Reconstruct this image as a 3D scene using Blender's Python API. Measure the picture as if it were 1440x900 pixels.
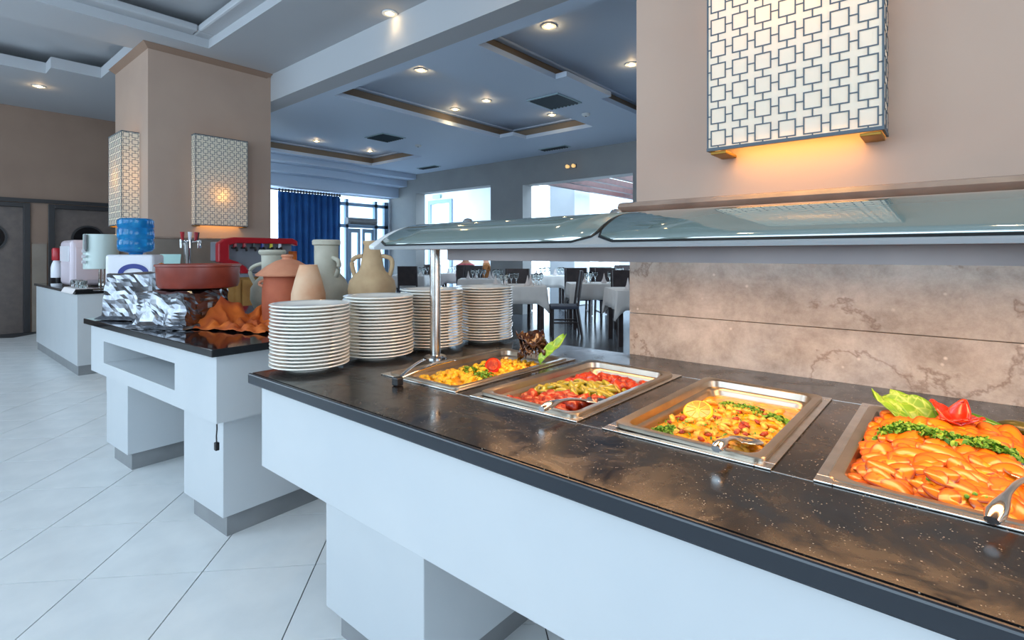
import bpy, bmesh, math, random
from mathutils import Vector, Matrix, noise, Euler
random.seed(7)
PI = math.pi
S = bpy.context.scene
for o in list(bpy.data.objects): bpy.data.objects.remove(o)
COL = S.collection

# ------------------------------------------------------------------ camera
EYE = 1.25
YAW = math.radians(40.3)
cam_d = bpy.data.cameras.new('camera'); cam = bpy.data.objects.new('camera', cam_d); COL.objects.link(cam)
cam.location = (0, 0, EYE); cam.rotation_euler = (PI/2, 0, YAW)
cam_d.sensor_width = 36; cam_d.lens = 36*737/1440; cam_d.shift_y = -92/1440
cam_d.clip_start = 0.02; cam_d.clip_end = 200
S.camera = cam
# ------------------------------------------------------------------ world, daylight, exposure
W = bpy.data.worlds.new('sky'); S.world = W; W.use_nodes = True
bg = W.node_tree.nodes['Background']; bg.inputs[0].default_value = (0.64, 0.83, 1.0, 1); bg.inputs[1].default_value = 6.0
S.view_settings.view_transform = 'Standard'; S.view_settings.look = 'None'
S.view_settings.gamma = 1; S.view_settings.use_curve_mapping = False
S.view_settings.exposure = 0.0

def area(name, loc, rot, sx, sy, power, col):
    l = bpy.data.lights.new(name, 'AREA'); l.shape = 'RECTANGLE'; l.size = sx; l.size_y = sy
    l.energy = power; l.color = col; l.cycles.is_portal = True      # window portals: the sky itself lights the room
    o = bpy.data.objects.new(name, l); COL.objects.link(o); o.location = loc; o.rotation_euler = rot
    return o
DAY = (0.74, 0.88, 1.0)
# daylight by unseen tall windows, behind and to the right, placed for their light
for wx in (-8.3, -4.6, -0.9):
    area('window_daylight', (wx, -2.62, 2.3), (-PI/2, 0, PI), 2.9, 2.3, 62, DAY)
area('window_daylight', (4.05, -.4, 2.05), (0, -PI/2, PI), 2.9, 4.0, 1, DAY)
for wx in (-9.05, -5.65, -2.15):
    area('window_daylight', (wx, 8.82, 1.38), (-PI/2, 0, 0), 2.5, 2.7, 1, DAY)
area('window_daylight', (-11.62, 7.7, 1.3), (0, -PI/2, 0), 2.6, 1.5, 1, DAY)

# ------------------------------------------------------------------ materials
def lin(r, g, b):
    f = lambda v: ((v/255+.055)/1.055)**2.4 if v/255 > .04045 else v/255/12.92
    return (f(r), f(g), f(b), 1)
MATS = {}
def mat(name, col, rough=.5, metal=0, spec=.5, var=0, vscale=8, col2=None, bump=0, bscale=60, coat=0, emit=None, estr=0, trans=0, alpha=1, ior=1.5, detail=4):
    m = bpy.data.materials.new(name); m.use_nodes = True; N = m.node_tree.nodes; L = m.node_tree.links
    p = N['Principled BSDF']
    c = lin(*col)
    p.inputs['Base Color'].default_value = c; p.inputs['Roughness'].default_value = rough
    p.inputs['Metallic'].default_value = metal; p.inputs['Specular IOR Level'].default_value = spec
    p.inputs['Coat Weight'].default_value = coat; p.inputs['IOR'].default_value = ior
    p.inputs['Transmission Weight'].default_value = trans; p.inputs['Alpha'].default_value = alpha
    if coat: p.inputs['Coat Roughness'].default_value = .05
    tc = None
    if col2 or bump:
        tc = N.new('ShaderNodeTexCoord')
    if col2:
        n = N.new('ShaderNodeTexNoise'); n.inputs['Scale'].default_value = vscale; n.inputs['Detail'].default_value = detail
        L.new(tc.outputs['Object'], n.inputs['Vector'])
        r = N.new('ShaderNodeValToRGB'); r.color_ramp.elements[0].position = .35; r.color_ramp.elements[1].position = .65
        r.color_ramp.elements[0].color = c; r.color_ramp.elements[1].color = lin(*col2)
        L.new(n.outputs['Fac'], r.inputs['Fac']); L.new(r.outputs['Color'], p.inputs['Base Color'])
    if bump:
        n = N.new('ShaderNodeTexNoise'); n.inputs['Scale'].default_value = bscale; n.inputs['Detail'].default_value = 5
        L.new(tc.outputs['Object'], n.inputs['Vector'])
        b = N.new('ShaderNodeBump'); b.inputs['Strength'].default_value = bump; b.inputs['Distance'].default_value = .01
        L.new(n.outputs['Fac'], b.inputs['Height']); L.new(b.outputs['Normal'], p.inputs['Normal'])
    if emit:
        p.inputs['Emission Color'].default_value = lin(*emit); p.inputs['Emission Strength'].default_value = estr
    MATS[name] = m
    return m
M = MATS
mat('white_panel', (196, 200, 203), .35, col2=(191, 196, 200), vscale=3)
mat('plinth', (138, 140, 142), .45, col2=(128, 130, 132), vscale=6)
mat('tile', (226, 228, 228), .26, col2=(216, 219, 220), vscale=5, detail=6)
mat('grout', (58, 58, 60), .8)
mat('dining_floor_shaded', (96, 102, 110), .2, col2=(86, 92, 100), vscale=3)  # floor tile darkened to grey: the dining room's shade put into the colour
mat('ceiling', (176, 178, 182), .7)
mat('ceiling_daylit', (196, 212, 232), .6)  # lighter, bluer copy of the ceiling; dining room daylight put into its colour
mat('ceiling_cove', (142, 128, 112), .7)
mat('wall_beige', (174, 148, 131), .6, col2=(169, 143, 127), vscale=2)
mat('wall_brown', (138, 114, 98), .6, col2=(132, 108, 93), vscale=2)
mat('wall_grey', (150, 152, 152), .6, col2=(144, 146, 147), vscale=2)
mat('wall_white', (226, 232, 238), .5, col2=(220, 227, 234), vscale=2)
mat('door_grey', (104, 92, 86), .4, col2=(94, 83, 79), vscale=12)
mat('door_frame', (46, 43, 44), .4)
mat('dark_glass', (18, 20, 24), .08)
mat('steel', (205, 203, 198), .24, 1, col2=(188, 186, 182), vscale=30)
mat('pan_steel', (176, 166, 152), .32, 1, col2=(160, 150, 138), vscale=14)
mat('polished_steel', (215, 215, 215), .12, 1)
mat('housing_steel', (120, 112, 110), .38, 1, col2=(108, 102, 102), vscale=4)
mat('white_frame', (214, 218, 220), .3)
mat('aluminium', (168, 174, 178), .35, .3)
mat('gasket', (12, 16, 18), .35)
mat('porcelain', (236, 234, 226), .16, coat=.4)
mat('foil', (138, 140, 145), .26, 1, col2=(112, 115, 122), vscale=20)
mat('terracotta', (176, 92, 60), .7, col2=(160, 78, 50), vscale=9, bump=.1)
mat('terracotta_pale', (204, 140, 108), .75, col2=(188, 122, 92), vscale=7, bump=.1)
mat('clay_cream', (216, 180, 148), .75, col2=(206, 146, 108), vscale=6, bump=.1)
mat('clay_green', (190, 186, 170), .8, col2=(172, 168, 152), vscale=8, bump=.15)
mat('clay_tan', (198, 170, 132), .8, col2=(168, 138, 104), vscale=6, bump=.15)
mat('orange_cloth', (206, 104, 24), .8, col2=(160, 66, 26), vscale=7)
mat('glazed_brown', (142, 62, 46), .35, col2=(118, 46, 34), vscale=6)
mat('blue_curtain', (40, 104, 172), .8, col2=(32, 90, 156), vscale=3)
mat('blue_frame', (132, 160, 186), .4)
mat('dark_wood', (66, 56, 56), .4, col2=(52, 44, 46), vscale=10)
mat('light_wood', (176, 130, 70), .45, col2=(156, 108, 54), vscale=6)
mat('red_wood', (96, 58, 58), .5, col2=(80, 48, 48), vscale=6)
mat('seat_fabric', (70, 76, 92), .85)
mat('cloth', (236, 232, 228), .85, col2=(228, 224, 221), vscale=5)
mat('napkin', (222, 214, 212), .85)
mat('white_plastic', (222, 222, 228), .3)
mat('pink_white_plastic', (206, 192, 200), .35)
mat('grey_green_plastic', (196, 210, 206), .3)
mat('blue_plastic', (22, 44, 128), .3)
mat('yellow_plastic', (226, 214, 60), .4)
mat('red_plastic', (168, 22, 34), .35)
mat('black_plastic', (20, 20, 22), .35)
mat('paper_green', (166, 200, 194), .7)
mat('grey_slab', (130, 132, 140), .4)
mat('vent_dark', (44, 62, 72), .5)
mat('vent_frame', (150, 176, 186), .5)
mat('skin', (196, 140, 112), .6); mat('hair', (48, 30, 22), .8)
mat('pink_cloth', (196, 92, 100), .8); mat('brown_cloth', (150, 96, 48), .8)
mat('dim_bulb', (255, 220, 160), .4, emit=(255, 200, 120), estr=.8)
mat('bulb', (255, 240, 200), .4, emit=(255, 222, 150), estr=14)
mat('heat_element', (255, 150, 70), .5, emit=(255, 150, 70), estr=5)
mat('clear_glass', (235, 240, 240), .03, trans=1, ior=1.45)
mat('water_blue', (60, 168, 226), .06, trans=.6, ior=1.33, col2=(30, 138, 210), vscale=9)
mat('pane', (225, 238, 245), .02, trans=1, ior=1.02)
# food
mat('potato', (242, 196, 38), .4, col2=(228, 160, 24), vscale=40, coat=.25, bump=.3, bscale=90)
mat('tomato', (138, 20, 5), .4, col2=(184, 62, 10), vscale=45, coat=.35, bump=.4, bscale=80)
mat('tomato_flesh', (204, 52, 14), .25, col2=(182, 28, 10), vscale=22, coat=.5)
mat('okra', (150, 140, 34), .3, col2=(120, 118, 24), vscale=30, coat=.4)
mat('red_sauce', (168, 48, 14), .18, col2=(210, 96, 24), vscale=20, bump=.5, bscale=45, coat=.5)
mat('yellow_sauce', (234, 184, 16), .25, col2=(214, 130, 12), vscale=40, bump=.5, bscale=55, coat=.6)
mat('potato_sauce', (222, 142, 26), .25, col2=(232, 172, 40), vscale=22, bump=.5, bscale=60, coat=.4)
mat('carrot_bed', (226, 108, 16), .3, col2=(206, 82, 12), vscale=24, bump=.4, bscale=50, coat=.3)
mat('parsley', (54, 116, 26), .5, col2=(104, 152, 38), vscale=60)
mat('parsley_pale', (140, 176, 48), .5, col2=(92, 146, 36), vscale=60)
mat('green_pepper', (84, 138, 30), .25, col2=(60, 108, 22), vscale=16, coat=.5)
mat('dark_pepper', (84, 78, 22), .3, col2=(52, 50, 16), vscale=12, coat=.4)
mat('chicken', (236, 190, 76), .4, col2=(220, 138, 34), vscale=50, coat=.4)
mat('lemon_rind', (232, 180, 10), .35); mat('lemon_flesh', (226, 148, 14), .3, col2=(206, 112, 14), vscale=40, coat=.5)
mat('lemon_pith', (240, 206, 90), .5)
mat('purple_leaf', (38, 18, 18), .25, col2=(74, 50, 22), vscale=18, bump=.4, bscale=40, coat=.4)

def nodes(m):
    return m.node_tree.nodes, m.node_tree.links, m.node_tree.nodes['Principled BSDF']
def ramp(N, stops):
    r = N.new('ShaderNodeValToRGB'); e = r.color_ramp.elements
    e[0].position, e[0].color = stops[0][0], lin(*stops[0][1]); e[1].position, e[1].color = stops[-1][0], lin(*stops[-1][1])
    for p, c in stops[1:-1]:
        x = e.new(p); x.color = lin(*c)
    return r
def mix(N, L, fac, a, b, mode='MIX'):
    n = N.new('ShaderNodeMix'); n.data_type = 'RGBA'; n.blend_type = mode
    if hasattr(fac, 'links'): L.new(fac, n.inputs[0])
    else: n.inputs[0].default_value = fac
    for k, s in ((6, a), (7, b)):
        if hasattr(s, 'links'): L.new(s, n.inputs[k])
        else: n.inputs[k].default_value = s
    return n.outputs[2]
def tex(N, L, kind, scale, vec, **kw):
    t = N.new('ShaderNodeTex'+kind); t.inputs['Scale'].default_value = scale
    for k, v in kw.items():
        if k in t.inputs: t.inputs[k].default_value = v
    L.new(vec, t.inputs['Vector']); return t
# granite: dark brown-black, fine bright flecks, smeared polish
m = mat('granite', (26, 23, 22), .16, spec=.5); N, L, P = nodes(m)
tc = N.new('ShaderNodeTexCoord').outputs['Object']
n1 = tex(N, L, 'Noise', 5.5, tc, Detail=9, Roughness=.7, Distortion=.6)
r1 = ramp(N, [(.36, (16, 15, 15)), (.55, (32, 28, 26)), (.72, (66, 57, 50))]); L.new(n1.outputs['Fac'], r1.inputs['Fac'])
v1 = tex(N, L, 'Voronoi', 190, tc); r2 = ramp(N, [(.14, (255, 255, 255)), (.24, (0, 0, 0))]); L.new(v1.outputs['Distance'], r2.inputs['Fac'])
n2 = tex(N, L, 'Noise', 60, tc, Detail=2); r3 = ramp(N, [(.52, (0, 0, 0)), (.62, (255, 255, 255))]); L.new(n2.outputs['Fac'], r3.inputs['Fac'])
fl = mix(N, L, 1.0, r2.outputs['Color'], r3.outputs['Color'], 'MULTIPLY')
L.new(mix(N, L, fl, r1.outputs['Color'], lin(190, 176, 156)), P.inputs['Base Color'])
n3 = tex(N, L, 'Noise', 7, tc, Detail=8, Roughness=.7, Distortion=1.0)
mr = N.new('ShaderNodeMapRange'); mr.inputs['From Min'].default_value = .35; mr.inputs['From Max'].default_value = .68
mr.inputs['To Min'].default_value = .08; mr.inputs['To Max'].default_value = .36
L.new(n3.outputs['Fac'], mr.inputs['Value']); L.new(mr.outputs['Result'], P.inputs['Roughness'])
mat('granite_edge', (30, 38, 47), .25)
m = mat('granite_clean', (18, 19, 22), .06)
# marble wall panels
m = mat('marble', (176, 164, 152), .22); N, L, P = nodes(m)
tc = N.new('ShaderNodeTexCoord').outputs['Object']
n1 = tex(N, L, 'Noise', 5.5, tc, Detail=12, Roughness=.78, Distortion=.15)
r1 = ramp(N, [(.32, (134, 122, 112)), (.5, (172, 161, 150)), (.68, (198, 188, 177))]); L.new(n1.outputs['Fac'], r1.inputs['Fac'])
n2 = tex(N, L, 'Noise', 1.1, tc, Detail=8, Roughness=.6, Distortion=.2)
r2 = ramp(N, [(.493, (0, 0, 0)), (.5, (205, 205, 205)), (.507, (0, 0, 0))]); L.new(n2.outputs['Fac'], r2.inputs['Fac'])
c1 = mix(N, L, r2.outputs['Color'], r1.outputs['Color'], lin(112, 90, 76))
v1 = tex(N, L, 'Voronoi', 26, tc, Randomness=1.0); r3 = ramp(N, [(.05, (255, 255, 255)), (.16, (0, 0, 0))]); L.new(v1.outputs['Distance'], r3.inputs['Fac'])
n4 = tex(N, L, 'Noise', 9, tc, Detail=3); r4 = ramp(N, [(.54, (0, 0, 0)), (.6, (255, 255, 255))]); L.new(n4.outputs['Fac'], r4.inputs['Fac'])
c2 = mix(N, L, mix(N, L, 1.0, r3.outputs['Color'], r4.outputs['Color'], 'MULTIPLY'), c1, lin(212, 200, 188))
L.new(c2, P.inputs['Base Color'])
mat('marble_trim', (156, 136, 122), .22, col2=(136, 116, 104), vscale=9)
mat('wainscot_dark', (140, 128, 116), .35, col2=(126, 114, 104), vscale=3)
# carrot slice: pale core, darker rim by the slice's own shape
m = mat('carrot', (236, 124, 18), .3, coat=.35); N, L, P = nodes(m)
tc = N.new('ShaderNodeTexCoord').outputs['Object']
mp = N.new('ShaderNodeMapping'); mp.inputs['Scale'].default_value = (1/.027, 1/.0175, 0); L.new(tc, mp.inputs['Vector'])
ln = N.new('ShaderNodeVectorMath'); ln.operation = 'LENGTH'; L.new(mp.outputs[0], ln.inputs[0])
r1 = ramp(N, [(.0, (244, 164, 34)), (.40, (242, 152, 26)), (.47, (212, 96, 8)), (.56, (236, 128, 16)), (.85, (232, 120, 14)), (1, (180, 62, 6))])
L.new(ln.outputs['Value'], r1.inputs['Fac']); L.new(r1.outputs['Color'], P.inputs['Base Color'])
# leaves with pale veins
def leaf_mat(name, a, b, vein):
    m = mat(name, a, .35, coat=.2); N, L, P = nodes(m)
    tc = N.new('ShaderNodeTexCoord').outputs['Object']
    n = tex(N, L, 'Noise', 14, tc, Detail=4); r = ramp(N, [(.35, a), (.65, b)]); L.new(n.outputs['Fac'], r.inputs['Fac'])
    w = N.new('ShaderNodeTexVoronoi'); w.feature = 'DISTANCE_TO_EDGE'; w.inputs['Scale'].default_value = 42; L.new(tc, w.inputs['Vector'])
    q = ramp(N, [(.0, (170, 170, 170)), (.07, (0, 0, 0))]); L.new(w.outputs['Distance'], q.inputs['Fac'])
    L.new(mix(N, L, q.outputs['Color'], r.outputs['Color'], lin(*vein)), P.inputs['Base Color'])
leaf_mat('cabbage', (126, 168, 44), (84, 138, 30), (196, 212, 110))
leaf_mat('green_leaf', (120, 176, 30), (84, 140, 24), (190, 214, 90))
# lamp shade: white fabric lit from inside
m = bpy.data.materials.new('lamp_shade'); m.use_nodes = True; M['lamp_shade'] = m
N, L = m.node_tree.nodes, m.node_tree.links; N.remove(N['Principled BSDF'])
d = N.new('ShaderNodeBsdfDiffuse'); d.inputs[0].default_value = lin(246, 238, 222); t = N.new('ShaderNodeBsdfTranslucent'); t.inputs[0].default_value = lin(255, 240, 205)
x = N.new('ShaderNodeMixShader'); x.inputs[0].default_value = .28
L.new(d.outputs[0], x.inputs[1]); L.new(t.outputs[0], x.inputs[2]); L.new(x.outputs[0], N['Material Output'].inputs[0])
mat('lamp_lattice', (70, 82, 92), .5); mat('brass', (150, 112, 40), .45, .6)
# canopy glass: thin tinted curved glass over an opaque tray, strongly mirroring
m = mat('canopy_glass', (104, 122, 118), .04, spec=1.0, ior=2.1)

# ------------------------------------------------------------------ mesh helpers
class MB:
    def __init__(s): s.v = []; s.f = []
    def add(s, v, f):
        b = len(s.v); s.v += [tuple(q) for q in v]; s.f += [tuple(i+b for i in q) for q in f]; return s
    def box(s, x0, x1, y0, y1, z0, z1, T=None):
        v = [Vector(p) for p in ((x0,y0,z0),(x1,y0,z0),(x1,y1,z0),(x0,y1,z0),(x0,y0,z1),(x1,y0,z1),(x1,y1,z1),(x0,y1,z1))]
        if T is not None: v = [T @ p for p in v]
        return s.add(v, [(0,3,2,1),(4,5,6,7),(0,1,5,4),(1,2,6,5),(2,3,7,6),(3,0,4,7)])
    def lathe(s, prof, n=32, c=(0,0,0), sx=1, sy=1, cap=True):
        v = []; f = []
        for r, z in prof:
            for k in range(n):
                a = 2*PI*k/n; v.append((c[0]+r*sx*math.cos(a), c[1]+r*sy*math.sin(a), c[2]+z))
        for i in range(len(prof)-1):
            for k in range(n):
                f.append((i*n+k, i*n+(k+1) % n, (i+1)*n+(k+1) % n, (i+1)*n+k))
        if cap:
            f.append(tuple(reversed(range(n)))); f.append(tuple(range((len(prof)-1)*n, len(prof)*n)))
        return s.add(v, f)
    def tube(s, pts, r, n=8, closed=False, flat=1.0):
        pts = [Vector(p) for p in pts]; v = []; f = []; m = len(pts)
        up = Vector((0, 0, 1))
        for i, p in enumerate(pts):
            t = (pts[min(i+1, m-1)]-pts[max(i-1, 0)]).normalized()
            a = t.cross(up) if abs(t.z) < .95 else t.cross(Vector((1, 0, 0)))
            a.normalize(); b = a.cross(t); rr = r[i] if isinstance(r, (list, tuple)) else r
            for k in range(n):
                q = 2*PI*k/n; v.append(p+a*rr*math.cos(q)+b*rr*flat*math.sin(q))
        for i in range(m-1):
            for k in range(n): f.append((i*n+k, i*n+(k+1) % n, (i+1)*n+(k+1) % n, (i+1)*n+k))
        f.append(tuple(reversed(range(n)))); f.append(tuple(range((m-1)*n, m*n)))
        return s.add(v, f)
    def prism(s, poly, h0, h1, fn):   # poly in 2d, fn(a,b,h)->xyz
        n = len(poly); v = [fn(a, b, h0) for a, b in poly]+[fn(a, b, h1) for a, b in poly]
        f = [tuple(reversed(range(n))), tuple(range(n, 2*n))]+[(i, (i+1) % n, n+(i+1) % n, n+i) for i in range(n)]
        return s.add(v, f)
    def grid(s, fn, nu, nv):
        v = [fn(i/nu, j/nv) for j in range(nv+1) for i in range(nu+1)]
        f = [(j*(nu+1)+i, j*(nu+1)+i+1, (j+1)*(nu+1)+i+1, (j+1)*(nu+1)+i) for j in range(nv) for i in range(nu)]
        return s.add(v, f)
    def loops(s, loops, close_end=True):
        n = len(loops[0]); v = [p for l in loops for p in l]; f = []
        for i in range(len(loops)-1):
            for k in range(n): f.append((i*n+k, i*n+(k+1) % n, (i+1)*n+(k+1) % n, (i+1)*n+k))
        if close_end: f.append(tuple(range((len(loops)-1)*n, len(loops)*n)))
        return s.add(v, f)
    def holes(s, a0, a1, b0, b1, hs, h0, h1, fn):   # slab in (a,b), thickness h, rectangular holes; fn(a,b,h)->xyz
        A = sorted({a0, a1} | {q for h in hs for q in h[:2] if a0 < q < a1}); B = sorted({b0, b1} | {q for h in hs for q in h[2:] if b0 < q < b1})
        for i in range(len(A)-1):
            for j in range(len(B)-1):
                ca, cb = (A[i]+A[i+1])/2, (B[j]+B[j+1])/2
                if any(h[0] < ca < h[1] and h[2] < cb < h[3] for h in hs): continue
                s.prism([(A[i], B[j]), (A[i+1], B[j]), (A[i+1], B[j+1]), (A[i], B[j+1])], h0, h1, fn)
        return s
    def mesh(s, name, smooth=False):
        me = bpy.data.meshes.new(name); me.from_pydata(s.v, [], s.f); 
        b = bmesh.new(); b.from_mesh(me); bmesh.ops.recalc_face_normals(b, faces=b.faces); b.to_mesh(me); b.free()
        if smooth: me.shade_smooth()
        return me
    def build(s, name, m, parent=None, smooth=False, bevel=0, seg=2, sub=0, solid=0):
        me = s.mesh(name, smooth); o = obj(name, me, m, parent)
        if solid: q = o.modifiers.new('solid', 'SOLIDIFY'); q.thickness = solid; q.offset = 0
        if bevel: q = o.modifiers.new('bevel', 'BEVEL'); q.width = bevel; q.segments = seg; q.limit_method = 'ANGLE'
        if sub: q = o.modifiers.new('sub', 'SUBSURF'); q.levels = sub; q.render_levels = sub
        if smooth and bevel == 0 and sub == 0: autosmooth(me)
        return o
def autosmooth(me, ang=40):
    b = bmesh.new(); b.from_mesh(me)
    for e in b.edges:
        if len(e.link_faces) == 2 and e.calc_face_angle(0) > math.radians(ang): e.smooth = False
    b.to_mesh(me); b.free()
def obj(name, me, m=None, parent=None):
    o = bpy.data.objects.new(name, me); COL.objects.link(o)
    if m is not None and len(me.materials) == 0: me.materials.append(M[m])
    if parent is not None: o.parent = parent
    return o
def tag(o, label, cat, group=None):
    o['label'] = label; o['category'] = cat
    if group: o['group'] = group
    return o
def thing(name, label, cat, loc=(0,0,0), rz=0, group=None):
    o = bpy.data.objects.new(name, None); COL.objects.link(o); o.location = loc; o.rotation_euler = (0, 0, rz)
    o.empty_display_size = .1
    return tag(o, label, cat, group)
def struct(o, label=None):
    o['kind'] = 'structure'
    if label: o['label'] = label
    return o
def dup(root, loc=None, rz=None, label=None):
    r = root.copy(); COL.objects.link(r)
    if loc is not None: r.location = loc
    if rz is not None: r.rotation_euler = (0, 0, rz)
    if label: r['label'] = label
    for ch in list(root.children):
        c = ch.copy(); COL.objects.link(c); c.parent = r
        for g in list(ch.children):
            d = g.copy(); COL.objects.link(d); d.parent = c
    return r
XY = lambda a, b, h: (a, b, h)
XZ = lambda a, b, h: (a, h, b)
YZ = lambda a, b, h: (h, a, b)
def rrect(x0, x1, y0, y1, r, z, n=5):
    o = []
    for cx, cy, a0 in ((x1-r, y1-r, 0), (x0+r, y1-r, 90), (x0+r, y0+r, 180), (x1-r, y0+r, 270)):
        for k in range(n+1):
            a = math.radians(a0+90*k/n); o.append((cx+r*math.cos(a), cy+r*math.sin(a), z))
    return o
cs, sn = math.cos(YAW), math.sin(YAW)
def proj(x, y, z):
    lat = cs*x+sn*y; d = -sn*x+cs*y
    return (720+737*lat/d, 358-737*(z-EYE)/d, d) if d > .05 else (0, 0, -1)
def at(u, d):      # plan position of something seen in direction u at distance d (survey of the photograph)
    a = (u-720)/737; return ((cs*a-sn)*d, (sn*a+cs)*d)

# ================================================================== THE SETTING
ZC, ZD = 3.61, 3.26     # front ceiling, dining ceiling
XW, YB = -11.4, 8.48    # kitchen/entrance wall, dining room back wall
XR, YF = 4.0, -2.6
WALLY = 1.83            # face of the pillar wall
BEAMY = 3.2
# floor
fl = struct(MB().box(XW-.25, XR, YF, BEAMY, -.1, -.006).build('floor', 'grout'), 'pale square tiled floor laid diagonally')
struct(MB().box(XW, XR, BEAMY, 9.0, -.1, -.001).build('floor_dining', 'dining_floor_shaded'), 'polished floor of the dining room with shade put into its grey')
ta = math.radians(46.6); tp = .43
e1 = Vector((math.cos(ta), math.sin(ta))); e2 = Vector((-e1.y, e1.x))
tb = MB().box(-.2125, .2125, -.2125, .2125, -.012, 0); tme = tb.mesh('tile'); tme.materials.append(M['tile'])
cand = []; rest = MB()
for i in range(-40, 40):
    for j in range(-40, 40):
        p = e1*(-.126+tp*(i+.5))+e2*(.038+tp*(j+.5))
        if not (XW+.31 < p.x < XR-.31 and YF+.31 < p.y < BEAMY-.31): 
            continue
        u, v, d = proj(p.x, p.y, 0)
        if d > 0 and -60 < u < 1000 and v < 1000 and d < 12: cand.append((d, p))
        else: rest.box(-.2125, .2125, -.2125, .2125, -.012, 0, Matrix.Translation((p.x, p.y, 0)) @ Matrix.Rotation(ta, 4, 'Z'))
cand.sort(key=lambda q: q[0])
for k, (d, p) in enumerate(cand):
    if k < 290:
        o = obj('floor_tile', tme, None, fl); o.location = (p.x, p.y, 0); o.rotation_euler = (0, 0, ta)
    else: rest.box(-.2125, .2125, -.2125, .2125, -.012, 0, Matrix.Translation((p.x, p.y, 0)) @ Matrix.Rotation(ta, 4, 'Z'))
o = rest.build('floor_tiles', 'tile', fl); o['kind'] = 'stuff'

# front ceiling with coffers
coff = [(-6.53, -3.6, -1.2, 2.33), (-9.05, -7.2, -1.2, 1.28), (-8.72, -7.2, 1.28, 1.79), (-2.6, 1.0, -1.2, 2.33)]
b = MB().holes(XW, XR, YF, BEAMY, coff, ZC, ZC+.14, XY)
ce = struct(b.build('ceiling', 'ceiling'), 'white plaster ceiling with stepped coffers')
MB().box(XW, XR, YF, BEAMY, ZC+.28, ZC+.34).build('coffer_top', 'ceiling', ce)
for (x0, x1, y0, y1) in coff[:1]+coff[3:]:
    q = MB().holes(x0-.05, x1+.05, y0-.05, y1+.05, [(x0+.16, x1-.16, y0+.16, y1-.16)], ZC+.10, ZC+.18, XY)
    q.build('coffer_moulding', 'ceiling', ce, bevel=.02)
# bulkhead down to the dining room ceiling
struct(MB().box(-6.87, XR, BEAMY, BEAMY+.25, ZD, ZC+.3).build('beam_1', 'ceiling'), 'wide white beam dropping to the dining room ceiling')
struct(MB().box(XW, -6.87, BEAMY, BEAMY+.25, ZD, ZC+.3).build('beam_2', 'ceiling'), 'white beam beyond the square column')
# dining ceiling
dc = [(-6.0, -4.35, 3.6, 6.75), (-5.7, -4.35, 6.75, 7.1), (-3.5, -1.3, 3.62, 4.9), (-3.35, -1.3, 4.9, 5.9), (-3.5, -1.3, 5.9, 7.1), (-10.1, -8.35, 3.7, 7.0)]
b = MB().holes(XW, XR, BEAMY+.25, YB, dc, ZD, ZD+.06, XY)
cd = struct(b.build('ceiling_dining', 'ceiling_daylit'), 'dining room ceiling with deep cove coffers')
for (x0, x1, y0, y1) in ((-6.0, -4.35, 3.6, 7.1), (-3.5, -1.3, 3.62, 7.1), (-10.1, -8.35, 3.7, 7.0)):
    a = .12
    MB().holes(x0-a-.04, x1+a+.04, y0-a-.04, y1+a+.04, [(x0-a, x1+a, y0-a, y1+a)], ZD+.06, ZD+.22, XY).build('cove_wall', 'ceiling_cove', cd)
    MB().box(x0-a-.04, x1+a+.04, y0-a-.04, y1+a+.04, ZD+.22, ZD+.27).build('cove_top', 'ceiling_daylit', cd)
    MB().holes(x0-a, x1+a, y0-a, y1+a, [(x0-.04, x1+.04, y0-.04, y1+.04)], ZD+.19, ZD+.22, XY).build('cove_moulding', 'ceiling_daylit', cd, bevel=.025)
for k, (xs, zs) in enumerate(((-10.35, 3.14), (-10.7, 2.98), (-11.05, 2.72))):
    MB().box(XW, xs, BEAMY+.25, YB, zs, ZD-.001).build('stepped_bulkhead', 'ceiling_daylit', cd)

# pillar wall at the buffet
wp = struct(MB().box(-.94, XR, 1.85, BEAMY+.02, 0, ZC).build('wall_buffet', 'wall_beige'), 'beige painted wall behind the buffet counter')
zc = (.60, 1.028, 1.40)
for i in range(2):
    for (x0, x1) in ((-.957, .62), (.623, 2.2), (2.203, XR)):
        MB().box(x0, x1, 1.825, 1.85, zc[i], zc[i+1]-.0016).build('marble_panel', 'marble', wp, bevel=.002)
pr = [(1.85, 1.402), (1.82, 1.402), (1.815, 1.412), (1.792, 1.418), (1.782, 1.430), (1.792, 1.444), (1.82, 1.450), (1.85, 1.452)]
struct(MB().prism(pr, -.985, XR, YZ).build('trim_1', 'marble_trim', smooth=True), 'rounded polished stone ledge moulding along the wall')
# square column
wc = struct(MB().box(-8.2, -6.87, 1.83, BEAMY, 1.44, ZC-.001).build('wall_column', 'wall_beige'), 'square beige column with stone dado')
MB().box(-8.22, -6.85, 1.81, BEAMY+.02, 0, 1.43).build('dado', 'wainscot_dark', wc)
MB().box(-8.235, -6.835, 1.795, BEAMY+.03, 1.43, 1.452).build('dado_ledge', 'marble_trim', wc, bevel=.006)
def flare(x0, x1, y0, y1, z0, z1, e):
    q = MB(); q.loops([[(x0, y0, z0), (x1, y0, z0), (x1, y1, z0), (x0, y1, z0)], [(x0-e, y0-e, z1), (x1+e, y0-e, z1), (x1+e, y1+e, z1), (x0-e, y1+e, z1)]]); return q
flare(-8.2, -6.87, 1.83, BEAMY-.05, ZC-.06, ZC-.002, .06).build('crown', 'wall_brown', wc)
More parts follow.
